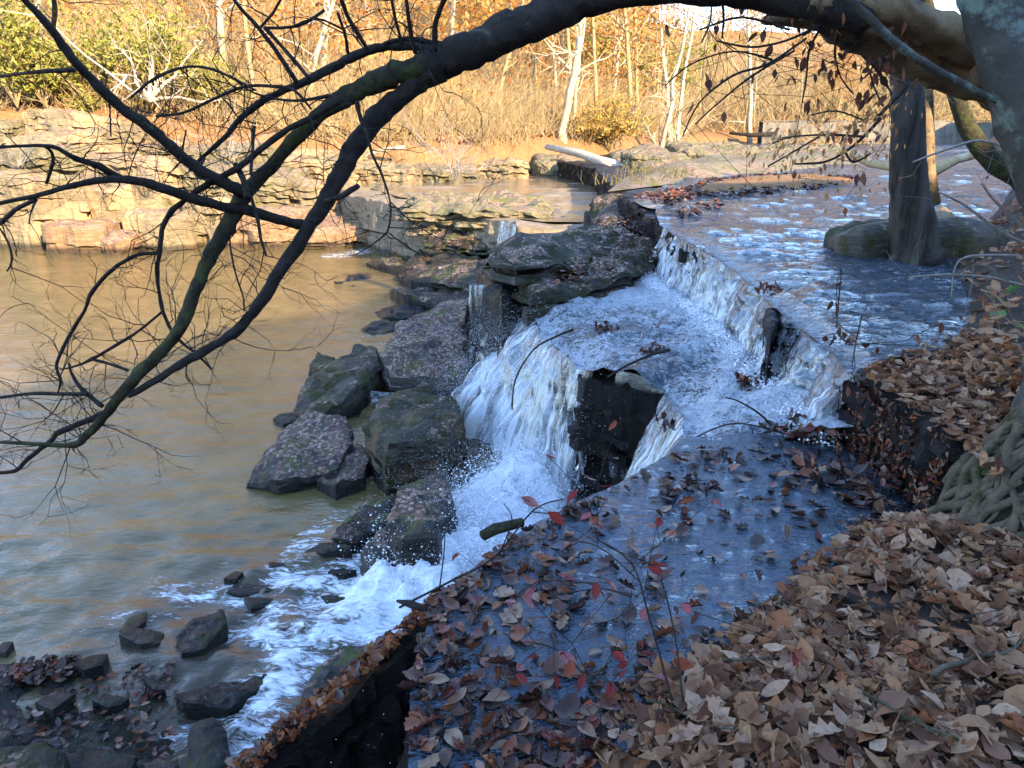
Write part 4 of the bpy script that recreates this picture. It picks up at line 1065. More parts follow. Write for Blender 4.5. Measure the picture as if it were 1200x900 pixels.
# trees one can point at
def hero(px0, px1, D, w, label, mat='bark_pale', seed=1, nb=9, curve=0.0, L=9.0):
    b = np.array(PD(px0[0], px0[1], D)); t1 = np.array(PD(px1[0], px1[1], D))
    b[2] = min(b[2], float(hill_z(b[0:1], b[1:2])[0])) - .2 if True else b[2]
    d = (t1 - b); Lp = np.linalg.norm(d); d /= Lp
    rr = np.random.RandomState(seed)
    n = 12; H = max(Lp * 1.3, L)
    pts = np.array([b + d * H * k / n + np.array([curve * math.sin(k / n * 3.14), .2 * math.sin(k), 0]) + rr.randn(3) * .04 for k in range(n + 1)])
    rw = WPX(w, px0[0], px0[1], D) / 2
    rad = rw * (1 - .65 * np.linspace(0, 1, n + 1)); rad[0] *= 1.4
    o = thing('bare_tree', tuple(b), label, 'tree')
    A = Acc(); A.tube(pts - b, rad, 9, rough=.1, seed=seed); link('trunk', A.mesh('trunk', [M[mat]]), o)
    B = Acc(); P0 = []; P1 = []; R0 = []
    for k in range(nb):
        i = rr.randint(3, n - 1); dd = rr.randn(3); dd[2] = abs(dd[2]) * .5 + .4
        bp, bd = limb_pts(pts[i] - b, dd, H * .22 * (.6 + .6 * rr.rand()), 6, .22, rr, .05)
        B.tube(bp, np.linspace(rad[i] * .35, .012, 7), 5, cap=False)
        for s in range(6):
            e = bp[rr.randint(1, 7)]; q2 = e + (bd * .5 + rr.randn(3) * .5) * .9
            P0.append(e); P1.append(q2); R0.append(.014)
    V, F = sticks(P0, P1, R0, np.array(R0) * .4); B.add(V, F)
    link('branches', B.mesh('branches', [M[mat]], False), o)
hero((657, 167), (684, 20), 34, 10, 'tall pale sycamore leaning right in the middle of the far slope', seed=3, nb=12)
hero((672, 167), (680, 30), 35, 5, 'thin pale stem just right of the leaning sycamore', seed=4)
hero((375, 100), (384, 0), 33, 9, 'straight white-barked tree behind the crossing branches', seed=5)
hero((43, 60), (42, 0), 30, 9, 'pale straight trunk near the left end of the far slope', seed=6)
hero((82, 128), (66, 20), 27, 5, 'slim leaning trunk above the left ledges', 'bark_tan', 7)
hero((345, 155), (372, 70), 29, 6, 'pale thin trunk leaning right behind the fork of the dark branch', seed=8)
hero((577, 140), (598, 60), 35, 6, 'tan trunk left of the leaning sycamore', 'bark_tan', 9)
hero((768, 160), (800, 50), 38, 7, 'leaning pale trunk at the foot of the slope by the river bend', seed=10)
hero((786, 162), (806, 70), 39, 7, 'second leaning pale trunk at the foot of the slope by the river bend', seed=12)
hero((885, 150), (878, 0), 62, 7, 'pale trunk near the left end of the stone dam', seed=13)
hero((790, 165), (775, 40), 44, 6, 'upright pale trunk behind the two leaning ones', seed=14)
# hillside brush
def brush(name, pts, n_each, h, mat, seed, label, rad=.012, spread=.5):
    rr = np.random.RandomState(seed); n = len(pts) * n_each
    b = np.repeat(pts, n_each, 0) + rr.randn(n, 3) * np.array([.25, .25, 0]); b[:, 2] -= .05
    d = rr.randn(n, 3) * spread; d[:, 2] = .7 + .5 * rr.rand(n); hh = h * (.4 + .8 * rr.rand(n, 1))
    m = b + d * hh * .5; t = m + (d + rr.randn(n, 3) * .35) * hh * .5
    t2 = m + (d + rr.randn(n, 3) * .7) * hh * .4
    V1, F1 = sticks(np.vstack([b, m, m]), np.vstack([m, t, t2]), np.concatenate([np.full(n, rad), np.full(2 * n, rad * .7)]), np.concatenate([np.full(n, rad * .7), np.full(2 * n, rad * .3)]))
    return link(name, make_mesh(name, V1, F1, [M[mat]], False), kind='stuff', label=label, cat='undergrowth')
def hillpts(poly, n, seed):
    q = scat(np.array(poly), n, seed); return np.column_stack([q, hill_z(q[:, 0], q[:, 1])])
brush('undergrowth', hillpts([(-20, 25), (-8, 26.5), (-2, 30.5), (3, 35), (8, 43), (8, 60), (-25, 50)], 1100, 61), 9, 2.0, 'bark_tan', 62, 'tangle of bare tan saplings over the far slope', .013, .7)
brush('undergrowth', hillpts([(8, 43), (14, 62), (45, 68), (50, 90), (-10, 90), (5, 60)], 800, 63), 8, 3.6, 'bark_tan', 64, 'hazy thicket of bare saplings behind the river bend', .022, .9)
# leafy shrubs
def shrub(cx, cy, w, h, mat, n, size, seed, label, cat='shrub', z0=None, rad=.02):
    z = float(hill_z(np.array([cx]), np.array([cy]))[0]) if z0 is None else z0
    rr = np.random.RandomState(seed); o = thing('shrub', (cx, cy, z), label, cat)
    P0, P1 = [], []; tips = []
    for k in range(14):
        a = rr.rand() * 6.28; m = np.array([math.cos(a) * w * .2, math.sin(a) * w * .2, h * .4]); P0.append((0, 0, 0)); P1.append(m)
        for s in range(4):
            t = m + np.array([rr.randn() * w * .25, rr.randn() * w * .25, h * .55 * rr.rand()]); P0.append(m); P1.append(t); tips.append(t); tips.append((m + t) / 2)
    V, F = sticks(P0, P1, np.full(len(P0), rad), np.full(len(P0), rad * .5)); link('stems', make_mesh('stems', V, F, [M['bark_tan']], False), o)
    V, F, T = leaf_faces(np.array(tips), n, size, seed, w * .10); link('leaves', make_mesh('leaves', V, F, [M[mat]], False, dict(tint=T)), o)
def shpx(px, py, D, w, h, mat, n, size, seed, label, **k):
    x, y, z = PD(px, py, D); shrub(x, D, w, h, mat, n, size, seed, label, z0=min(z, float(hill_z(np.array([x]), np.array([D]))[0]) + .2), **k)
shpx(18, 112, 24.2, 2.6, 3.4, 'leaf_green_m', 1500, .10, 71, 'bright green bush at the left edge above the ledges')
shpx(52, 118, 24.4, 1.8, 1.8, 'leaf_green_m', 1300, .10, 72, 'smaller green bush beside the bush at the left edge')
shpx(132, 112, 25.2, 2.4, 2.6, 'leaf_green_m', 1100, .10, 73, 'green bush behind the bleached bare shrub')
shpx(182, 108, 25.6, 2.2, 3.0, 'leaf_green_m', 1100, .10, 74, 'tall green bush in the middle of the left slope')
shpx(105, 137, 25, .9, .7, 'leaf_green_m', 400, .08, 75, 'small round green shrub on top of the left ledges')
shpx(180, 150, 26, 1.4, 1.5, 'leaf_green_m', 600, .09, 76, 'low green shrub hanging over the bank ledges')
shpx(715, 158, 36, 2.4, 2.2, 'leaf_yellow_m', 1300, .11, 77, 'golden yellow shrub at the foot of the far slope')
shpx(690, 165, 35, 2.0, 1.2, 'leaf_yellow_m', 700, .11, 78, 'low yellow shrub touching the golden one')
shpx(250, 140, 26, 1.8, 2.0, 'leaf_green_m', 900, .09, 79, 'sparse olive shrub behind the crossing branches')
shpx(700, 50, 58, 7, 6, 'leaf_green_m', 1800, .22, 80, 'distant evergreen high on the slope above the sycamore', cat='tree')
shpx(130, 40, 45, 5, 5, 'leaf_green_m', 1800, .18, 81, 'evergreen high on the slope at left', cat='tree')
shpx(770, 70, 60, 6, 6, 'leaf_green_m', 1500, .22, 82, 'evergreen behind the leaning pale trunks', cat='tree')
shpx(560, 50, 60, 7, 5, 'leaf_yellow_m', 1500, .2, 83, 'yellowing tree crown high on the middle slope', cat='tree')
shpx(985, 118, 52, 6, 6, 'leaf_gold_m', 1500, .17, 84, 'rusty crowned tree over the stone dam', cat='tree')
# bleached bare shrub on the left slope
def wpoly(pts, D, dz=0.0):
    if np.isscalar(D): D = [D] * len(pts)
    return np.array([PD(p[0], p[1], d) for p, d in zip(pts, D)])
def bare_shrub(name, base, D, h, w, n, mat, seed, label, rad=.03, cat='shrub'):
    b = np.array(PD(base[0], base[1], D)); rr = np.random.RandomState(seed); o = thing(name, tuple(b), label, cat)
    A = Acc(); P0 = []; P1 = []; R0 = []
    for k in range(n):
        a = rr.rand() * 6.28; dd = np.array([math.cos(a) * w, math.sin(a) * w * .6, h])
        bp, bd = limb_pts((0, 0, 0), dd, np.linalg.norm(dd) * (.6 + .5 * rr.rand()), 7, .25, rr, -.03)
        A.tube(bp, np.linspace(rad, rad * .3, 8), 5, cap=False)
        for s in range(8):
            e = bp[rr.randint(2, 8)]; f = e + (bd * .5 + rr.randn(3) * .6) * h * .3; P0.append(e); P1.append(f); R0.append(rad * .35)
            P0.append(f); P1.append(f + rr.randn(3) * h * .12); R0.append(rad * .2)
    V, F = sticks(P0, P1, R0, np.array(R0) * .5); A.add(V, F)
    link('branches', A.mesh('branches', [M[mat]], False), o)
bare_shrub('bare_shrub', (175, 118), 24.5, 2.2, 2.4, 9, 'wood_bleached', 91, 'bleached crooked shrub with bare arching limbs on the left slope', .05)
bare_shrub('bare_shrub', (178, 212), 20.8, .6, .8, 9, 'twig_grey', 92, 'small grey leafless shrub on the broad cream boulders', .012)
bare_shrub('bare_shrub', (20, 195), 21.4, 1.1, 1.3, 12, 'twig_grey', 93, 'spiky grey leafless shrub on the left olive ledge', .015)
bare_shrub('bare_shrub', (535, 212), 25.5, 2.2, 1.3, 12, 'twig_grey', 94, 'bushy leafless sapling standing on the far shelf', .02)
bare_shrub('bare_shrub', (270, 185), 23.2, 1.2, 1.8, 12, 'twig_grey', 95, 'drooping grey brush over the left ledges', .015)
bare_shrub('bare_shrub', (420, 190), 26, 1.8, 1.6, 10, 'bark_tan', 96, 'tan brush on the slope beside the cream block ledge', .02)
# fallen bleached tree and tree stump
o = thing('fallen_tree', PD(722, 208, 25), 'bleached fallen tree with its root end splayed in the shallows', 'fallen tree'); c = np.array(o.location)
A = Acc(); A.tube(wpoly([(640, 172), (680, 180), (700, 188), (722, 195), (728, 205)], [28, 27, 26, 25.2, 25]) - c, [.10, .14, .16, .2, .12], 7, rough=.1)
link('trunk', A.mesh('trunk', [M['wood_bleached']]), o)
A = Acc()
for e in [(705, 190), (712, 215), (728, 216), (740, 212), (750, 200), (762, 192), (775, 180), (738, 196), (700, 212), (760, 170)]:
    rr_ = np.random.RandomState(e[0]); m_ = wpoly([(724, 198), ((724 + e[0]) / 2 + rr_.randn() * 3, (198 + e[1]) / 2 + rr_.randn() * 3), e], [25, 24.8 + rr_.randn() * .3, 24.6 + rr_.randn() * .5]) - c
    A.tube(m_, [.06, .04, .015], 5, cap=False)
link('roots', A.mesh('roots', [M['wood_bleached']]), o)
def log(name, pts, D, w, mat, label, cat='log'):
    V = wpoly(pts, D); Ds = D if not np.isscalar(D) else [D] * len(pts)
    c = V.mean(0); A = Acc(); A.tube(V - c, [WPX(a, p[0], p[1], d) / 2 for a, p, d in zip(w, pts, Ds)], 8, rough=.12, seed=len(pts))
    return link(name, A.mesh(name, [M[mat]], True), None, tuple(c), label=label, cat=cat)
log('log', [(425, 183), (450, 176), (475, 172)], 27, [5, 5, 3], 'wood_bleached', 'short bleached log leaning on the slope')
log('tree_stump', [(133, 0), (133, 1)], 40, [2, 2], 'bark_tan', 'broken pale stump at the base of the slope') if False else None
log('log', [(346, 606), (375, 596), (405, 588), (432, 578), (457, 568)], [5.95, 6.05, 6.15, 6.25, 6.35], [6, 9, 10, 9, 6], 'bark_dark', 'dark wet log lying from the pool up to the spray-soaked rock')
log('log', [(855, 156), (880, 158), (908, 157), (912, 150)], 40, [3, 5, 6, 3], 'bark_dark', 'dark driftwood lying on the river before the dam')
log('log', [(1000, 180), (1020, 192), (1045, 196), (1085, 207), (1100, 198), (1120, 187), (1150, 180), (1170, 181)], [16, 15, 14.5, 14, 14.3, 14.8, 15.5, 16], [10, 9, 9, 12, 12, 10, 9, 8], 'bark_tan', 'crooked tan driftwood log in the upper river beyond the furrowed tree')
log('log', [(465, 704), (482, 708), (500, 715)], [2.38, 2.36, 2.34], [3, 9, 6], 'bark_dark', 'short broken black stick jutting over the edge of the shelf', 'stick')
log('log', [(565, 628), (580, 620), (612, 612)], [2.86, 2.9, 2.98], [12, 13, 10], 'bark_moss', 'stubby log end on the brink beside the waterfall foam')
log('fallen_board', [(135, 172), (150, 167), (175, 160), (203, 151)], 18, [2, 6, 6, 5], 'twig_grey', 'flat grey slab of wood hanging among the branches', 'board') if False else None

# boulder and furrowed tree at the right
rock('boulder', [(3.18, 7.25), (3.3, 7.0), (3.75, 7.1), (4.3, 6.95), (4.75, 7.1), (4.8, 7.6), (4.3, 8.0), (3.6, 8.0), (3.25, 7.7)], .80, lambda x, y: np.full(len(x), .3), [M['boulder']], ds=.06, step=.05, jag=.05, bump=.03, label='rounded brown boulder in the river against the furrowed tree', cat='boulder', seed=111, layers=3, rnd=.14, smooth=True)
prock('boulder', [(1085, 246), (1100, 238), (1120, 246), (1118, 256), (1090, 256)], .85, .4, 'bank', 'small pale stone behind the furrowed tree', 'stone', seed=112, layers=2, rnd=.05)
D0 = 7.0
tb = np.array(PD(1078, 300, D0)); tb[2] = .4
o = thing('furrowed_tree', tuple(tb), 'upright grey tree with furrowed bark growing at the river edge', 'tree')
tp = [(1073, 306, 66), (1071, 290, 54), (1069, 265, 49), (1066, 235, 44), (1064, 200, 40), (1064, 150, 36), (1063, 100, 35), (1062, 50, 33), (1063, 0, 31), (1066, -80, 28), (1060, -180, 24)]
A = Acc(); V = wpoly([(a, b) for a, b, c_ in tp], D0) - tb
kk = resample(V, .06); rr2 = np.interp(np.linspace(0, 1, len(kk)), np.linspace(0, 1, len(V)), [WPX(c_, a, b, D0) / 2 for a, b, c_ in tp])
rr2 = np.interp(kk[:, 2], V[:, 2], [WPX(c_, a, b, D0) / 2 for a, b, c_ in tp])
A.tube(kk, rr2, 40, rough=.13, seed=5); link('trunk', A.mesh('trunk', [M['bark_grey']]), o)
A = Acc()
for k in range(2):
    a = -2.9 + k * .75; rr3 = np.random.RandomState(k)
    e = np.array([math.cos(a) * .36, math.sin(a) * .34, .02]); m_ = e * .7; m_[2] = .12
    A.tube(np.array([[math.cos(a) * .1, math.sin(a) * .1, .45], m_, e, e * 1.4 - np.array([0, 0, .14])]), [.06, .05, .04, .02], 10, rough=.3, seed=k)
link('root_flare', A.mesh('root_flare', [M['bark_grey']]), o)
# slim golden tree behind it
tb = np.array(PD(1088, 240, 8.6)); tb[2] = Z1
o = thing('slim_tree', tuple(tb), 'slim smooth tree standing just behind the furrowed one', 'tree')
A = Acc(); A.tube(wpoly([(1092, 240), (1086, 200), (1084, 120), (1080, 40), (1078, -60)], 8.6) - tb, [.09, .085, .08, .07, .06], 12, rough=.06); link('trunk', A.mesh('trunk', [M['bark_log']]), o)
# leaning thin tree on the right bank
tb = np.array(PD(1206, 220, 8.4))
o = thing('leaning_sapling', tuple(tb), 'thin mossy tree leaning left out of the right bank', 'tree')
A = Acc(); A.tube(wpoly([(1212, 224), (1195, 206), (1168, 193), (1148, 172), (1132, 148), (1120, 112), (1100, 60), (1085, 0), (1070, -60)], 8.4) - tb, [.14, .13, .11, .10, .09, .08, .07, .06, .05], 10, rough=.12); link('trunk', A.mesh('trunk', [M['bark_moss']]), o)

brush('river_grass', np.column_stack([scat(np.array(PX([(712, 222), (740, 200), (800, 190), (900, 186), (1010, 186), (880, 200), (800, 210)], .56)), 110, 650), np.full(110, .66)]), 8, .2, 'grassy', 651, 'dull brown grass standing on the river island', .012, .3)
q_ = scat(np.array([(-17, 24), (-8, 26), (-2, 29.5), (4, 35.5), (9, 45), (14, 60), (13, 62), (2, 38), (-8, 30), (-18, 27)]), 1200, 652)
brush('bank_brush', np.column_stack([q_, hill_z(q_[:, 0], q_[:, 1])]), 9, 1.3, 'bark_tan', 653, 'low tan brush along the top of the far bank', .01, .6)

# withered leaves still hanging in the far understory
qq = hillpts([(-20, 25.5), (-8, 27.5), (-2, 31.5), (3, 36), (8, 44), (12, 60), (14, 66), (0, 75), (-30, 60)], 900, 660); qq[:, 2] += RS.rand(900) ** 1.5 * 7
V, F, T = leaf_faces(qq, 40000, .13, 661, 1.0)
link('understory_leaves', make_mesh('understory_leaves', V, F, [M['leaf_gold_m']], False, dict(tint=T)), kind='stuff', label='golden brown leaves still hanging in the far understory', cat='leaves')

# broken stones between the falls and the boulders
rq = np.random.RandomState(77)
spots = [(400, 640), (430, 600), (540, 560), (545, 610), (480, 690), (400, 668), (375, 640), (520, 540), (450, 545), (560, 470), (300, 705), (170, 745), (345, 735), (130, 820), (180, 800), (110, 850), (260, 775), (60, 790), (395, 700), (330, 660)]
desc = ['at the drowned log', 'above the drowned log', 'against the spray-soaked rock', 'beneath the spray-soaked rock', 'in the thick foam', 'by the smooth grey wedge', 'below the drowned log', 'behind the spray-soaked rock', 'between the litter-covered slab and the log', 'at the foot of the round boulder',
        'near the sandy flat rock', 'beside the leafy riffle rock', 'left of the white race', 'on the leafy shallows', 'in the middle of the shallows', 'by the lower mossy boulder', 'amid the lower rapids', 'next to the leaf raft', 'where the foam fans out', 'where the pool turns to rapids']
for i, (a, b) in enumerate(spots):
    w = rq.uniform(14, 30); h = w * rq.uniform(.35, .6)
    nv_ = rq.randint(4, 7); an = (np.arange(nv_) + rq.rand(nv_) * .7) / nv_ * 6.28; w *= 1.25; ro_ = 0
    pl_ = []
    sk_ = rq.uniform(-.8, .8)
    for t in an:
        q1 = .55 + .55 * rq.rand(); dy_ = h * math.sin(t) * q1; pl_.append((a + w * math.cos(t) * q1 + sk_ * dy_, b + dy_))
    zt_ = Z3 + rq.uniform(.02, .09)
    prock('broken_stone', pl_, zt_, Z3 - .3, ['wet', 'ledge_dark', 'slab', 'boulder'][i % 4], 'small dark broken stone ' + desc[i], 'stone', seed=700 + i, layers=3, slant=.5)

q = scat(np.array([(-.26, 2.66), (-.62, 2.46), (-1.4, 1.95), (-1.4, 1.70), (-.62, 2.22), (-.26, 2.42)]), 260, 431); q = q[inside(np.array(rib), q[:, 0], q[:, 1])]
leaf_mass('wet_leaves', np.column_stack([q, z_rib(q[:, 0], q[:, 1]) + .01 + RS.rand(len(q)) * .025]), 'leaf_wet_m', .03, .07, .4, seed=432, label='dark wet leaves mixed among the rusty ones on the slanting ledge', cat='leaves')

# ================================================================ NEAR LIMBS, built as real limbs reaching over the water
def curve_tube(A, pts, D, n=8, rough=.08, seed=0, wscale=1.0, org=(0, 0, 0)):
    """pts: (px, py, width) ; D start/end ground distance"""
    pts = np.array(pts, float); k = len(pts)
    Ds = np.interp(np.linspace(0, 1, k), np.linspace(0, 1, len(D)), D) if hasattr(D, '__len__') else np.full(k, D)
    V = np.array([PD(p[0], p[1], d) for p, d in zip(pts, Ds)])
    R = np.array([WPX(p[2], p[0], p[1], d) / 2 for p, d in zip(pts, Ds)]) * wscale
    # Catmull-Rom refinement
    out = []; ro = []
    m = 4 if k > 2 else 1
    for i in range(k - 1):
        p0 = V[max(i - 1, 0)]; p1 = V[i]; p2 = V[i + 1]; p3 = V[min(i + 2, k - 1)]
        for j in range(m):
            t = j / m
            out.append(.5 * ((2 * p1) + (-p0 + p2) * t + (2 * p0 - 5 * p1 + 4 * p2 - p3) * t * t + (-p0 + 3 * p1 - 3 * p2 + p3) * t ** 3)); ro.append(R[i] + (R[i + 1] - R[i]) * t)
    out.append(V[-1]); ro.append(R[-1])
    out = np.array(out); ro = np.array(ro)
    rr = np.random.RandomState(seed + 5)
    if len(out) > 3: out[1:-1] += rr.randn(len(out) - 2, 3) * ro[1:-1, None] * .07; ro = ro * (1 + .04 * rr.randn(len(ro)))
    A.tube(out - np.asarray(org), ro, n, rough=rough, seed=seed)
    return out, ro
LD = 3.1
base = np.array(PD(1185, 95, 3.9))
lt = thing('leaning_tree', tuple(base), 'big weathered tree leaning in from the right with dark limbs arching over the water', 'tree')
A = Acc()
LOG_A = [(1680, 360, 84), (1560, 270, 80), (1420, 195, 78), (1300, 142, 74), (1250, 122, 70), (1200, 106, 64), (1150, 90, 62), (1100, 72, 56), (1060, 56, 52), (1015, 38, 44), (975, 24, 34), (935, 18, 24), (910, 20, 16), (893, 25, 7)]
curve_tube(A, LOG_A, [4.6, 4.3, 3.9, 3.7, 3.55, 3.5], 22, .2, 3, org=base)
link('trunk', A.mesh('trunk', [M['bark_log']]), lt)
A = Acc()
LOG_B = [(1300, 110, 30), (1230, 90, 36), (1180, 74, 40), (1150, 58, 46), (1120, 44, 44), (1085, 30, 40), (1050, 16, 38), (1015, 6, 36), (975, 2, 36), (940, 0, 38)]
curve_tube(A, LOG_B, [4.1, 3.7, 3.4, 3.3], 20, .16, 7, org=base)
link('upper_stem', A.mesh('upper_stem', [M['bark_log']]), lt)
A = Acc()
main, mr = curve_tube(A, [(1010, 22, 36), (960, 6, 40), (900, -6, 38), (840, -14, 36), (780, -16, 38), (720, -10, 38), (670, 6, 40), (640, 18, 44), (605, 34, 42), (570, 50, 40), (540, 62, 42), (515, 72, 42), (495, 80, 36)], [3.35, 3.25, 3.15, 3.1], 18, .15, 11, org=base)
link('limb', A.mesh('limb', [M['bark_dark']]), lt)
BR = []
B1 = [(512, 78, 30), (482, 100, 28), (455, 126, 26), (435, 146, 25), (415, 172, 24), (402, 198, 22), (385, 228, 20), (370, 254, 19), (348, 290, 17), (322, 328, 16), (300, 362, 14), (282, 382, 13), (262, 398, 12), (238, 412, 11), (210, 428, 10), (180, 448, 9), (150, 464, 8)]
B2 = [(515, 74, 32), (480, 82, 30), (450, 92, 28), (425, 104, 26), (402, 116, 24), (378, 132, 20), (350, 158, 19), (322, 190, 18), (300, 212, 18), (286, 228, 20), (274, 252, 20), (258, 280, 19), (243, 306, 18), (232, 334, 17), (220, 364, 16), (206, 390, 15), (186, 416, 15), (164, 438, 15), (142, 462, 15), (126, 482, 13), (112, 500, 11), (97, 514, 10), (88, 521, 9), (60, 521, 6), (0, 518, 4)]
B4 = [(18, -10, 7), (40, 12, 9), (62, 36, 11), (84, 68, 12), (100, 86, 12), (122, 108, 13), (150, 132, 14), (180, 154, 14), (205, 176, 14), (232, 198, 15), (262, 214, 15), (284, 226, 16)]
B5 = [(-5, 239, 5), (40, 230, 6), (75, 220, 7), (112, 212, 9), (150, 211, 11), (185, 218, 12), (220, 230, 12), (255, 240, 13), (290, 247, 13), (325, 257, 12), (355, 263, 12)]
B6 = [(-5, 173, 4), (30, 171, 4), (62, 172, 5), (90, 186, 7), (118, 196, 9), (142, 210, 9)]
B7 = [(518, 62, 14), (492, 55, 12), (462, 54, 11), (435, 58, 11), (410, 68, 12), (385, 82, 12), (352, 98, 10), (330, 107, 9), (305, 120, 9), (283, 138, 8), (262, 162, 6), (240, 182, 5), (222, 200, 4)]
B8 = [(525, 58, 8), (500, 48, 7), (475, 45, 6), (450, 52, 6)]
BACC = [(B1, [3.1, 3.0, 2.8, 2.6]), (B2, [3.1, 2.95, 2.8, 2.6, 2.55]), (B4, [2.4, 2.6, 2.85]), (B5, [2.5, 2.7, 2.95]), (B6, [2.5, 2.7]), (B7, [3.1, 3.0, 2.9]), (B8, [3.1, 3.05])]
mainlines = []
for i, (b, D) in enumerate(BACC):
    A = Acc(); ln = curve_tube(A, b, D, 12 if b[0][2] > 12 or i in (2, 3) else 8, .18, 20 + i, .90, base); mainlines.append(ln)
    link('branch', A.mesh('branch', [M['bark_moss'] if i == 1 else M['bark_dark']]), lt)
SM = [
 [(402, 116, 10), (370, 135, 9), (340, 150, 9), (312, 170, 9), (285, 192, 9), (262, 206, 9), (240, 218, 10), (215, 236, 8), (199, 250, 8), (190, 270, 7), (187, 298, 6)],
 [(187, 296, 6), (184, 320, 6), (187, 345, 5), (192, 368, 5), (203, 390, 5), (216, 404, 4), (232, 416, 4), (248, 433, 3)],
 [(0, 89, 5), (45, 84, 6), (86, 82, 7)], [(62, 34, 7), (64, 12, 7), (62, -6, 6)],
 [(186, 297, 5), (160, 299, 6), (132, 316, 6), (108, 342, 6), (99, 364, 5), (84, 388, 5), (72, 412, 5), (66, 430, 4), (71, 446, 4), (68, 460, 2)],
 [(190, 365, 4), (165, 386, 4), (140, 402, 5), (108, 421, 4), (85, 430, 3), (70, 433, 2)], [(108, 421, 4), (130, 427, 4), (150, 434, 4)],
 [(-5, 466, 4), (40, 461, 5), (75, 462, 6), (102, 462, 5)], [(80, 425, 2), (85, 440, 4), (98, 458, 6), (120, 476, 7)],
 [(126, 482, 9), (100, 494, 9), (70, 506, 8), (58, 518, 7), (45, 528, 7), (30, 540, 6), (18, 552, 6), (-5, 554, 4)],
 [(434, 62, 6), (412, 28, 6), (402, 5, 6), (396, -15, 5)], [(487, 62, 7), (480, 32, 6), (475, -10, 5)], [(510, 60, 9), (510, 30, 8), (518, 5, 8), (528, -12, 7)],
 [(471, 52, 5), (464, 24, 4), (457, -10, 4)], [(408, 62, 5), (404, 40, 4), (396, 15, 4)],
 [(348, 98, 7), (328, 66, 6), (304, 34, 6), (286, 14, 5), (268, -8, 5)], [(304, 34, 4), (320, 15, 4), (333, -8, 3)],
 [(152, 116, 3), (178, 94, 4), (210, 80, 4), (240, 79, 4), (270, 90, 4), (300, 106, 3)],
 [(183, 136, 4), (215, 132, 4), (250, 116, 4), (285, 102, 5), (320, 101, 5), (345, 106, 4), (365, 128, 3)],
 [(270, 89, 3), (300, 110, 3), (345, 118, 4), (385, 112, 6)],
 [(418, 118, 7), (422, 136, 6), (430, 158, 5), (436, 180, 4), (448, 206, 4), (457, 236, 3), (457, 258, 3), (454, 272, 3)],
 [(454, 272, 3), (440, 284, 2), (414, 300, 1.5)], [(456, 273, 2), (478, 290, 2), (500, 301, 1.5)], [(457, 236, 2), (480, 258, 2), (512, 278, 1.5), (535, 282, 1)],
 [(276, 192, 8), (286, 212, 9), (290, 232, 10)], [(294, 230, 5), (302, 258, 5), (306, 282, 4), (312, 300, 3)],
 [(298, 148, 5), (296, 175, 4), (294, 205, 4)], [(300, 145, 3), (280, 138, 2), (270, 125, 3), (255, 108, 2), (238, 86, 2)],
 [(268, 255, 3), (270, 290, 2.5), (276, 320, 2.5), (285, 348, 2.5), (286, 364, 2)], [(54, 215, 4), (62, 190, 5), (60, 178, 4), (50, 170, 3)],
 [(382, 236, 8), (400, 230, 9), (420, 218, 7)], [(0, 262, 6), (18, 246, 6), (42, 234, 6)], [(42, 236, 3), (36, 250, 2), (34, 262, 2)],
 [(0, 268, 3), (10, 285, 3), (14, 305, 3), (8, 318, 2)], [(265, 400, 2), (278, 380, 2), (290, 365, 1.5)], [(222, 448, 1.5), (218, 440, 2), (220, 425, 2), (228, 415, 2)],
 [(212, 190, 4), (214, 175, 3), (218, 152, 2)], [(240, 185, 3), (232, 205, 4), (246, 212, 5)], [(130, 160, 2), (128, 120, 2), (122, 104, 3)],
 [(380, 12, 5), (350, 30, 5), (310, 33, 4)], [(310, 32, 5), (340, 65, 5), (362, 92, 5)], [(405, 36, 3), (372, 22, 3), (345, 30, 3)]]
A = Acc()
for i, b in enumerate(SM):
    ln = curve_tube(A, b, [2.85, 2.75], 6, .15, 60 + i, .85, base); mainlines.append(ln)
link('small_branches', A.mesh('small_branches', [M['bark_dark']]), lt)
# fine twigs growing from everything
rt = np.random.RandomState(77); TW0, TW1, TR0, TR1 = [], [], [], []
def twig(p, d, L, r0, depth=0):
    n = 4 + rt.randint(3)
    for i in range(n):
        d = d + rt.randn(3) * .28; d /= np.linalg.norm(d); q = p + d * L / n
        TW0.append(p); TW1.append(q); TR0.append(r0 * (1 - .75 * i / n)); TR1.append(r0 * (1 - .75 * (i + 1) / n))
        if depth < 2 and rt.rand() < .5:
            twig(q, d + rt.randn(3) * .8, L * (.35 + .3 * rt.rand()), r0 * .6, depth + 1)
        p = q
for li, (ln, ro) in enumerate(mainlines):
    k = len(ln); m_ = max(2, int(k * (.26 if li < 7 else .3)))
    for _ in range(m_):
        i = rt.randint(k // (4 if li in (0, 1) else 8), k); d = rt.randn(3) * np.array([1, .7, 1.0]); d[2] += .1
        py_top = ln[i][2]
        twig(ln[i], d / np.linalg.norm(d), .12 + .34 * rt.rand() ** 1.5, min(.0028, ro[i] * .5 + .0008))
V, F = sticks(TW0, TW1, TR0, TR1)
tw = link('twigs', make_mesh('twigs', V - base, F, [M['bark_dark']], False), lt); tw['kind'] = 'stuff'
# pale lichen branch in front of the trunk
A = Acc(); curve_tube(A, [(985, -12, 8), (1010, 12, 10), (1038, 40, 10), (1062, 60, 10), (1090, 78, 10), (1125, 97, 9), (1155, 112, 9), (1200, 128, 8)], [3.0, 3.1], 9, .12, 90, org=base)
link('lichen_branch', A.mesh('lichen_branch', [M['bark_lichen']]), lt)

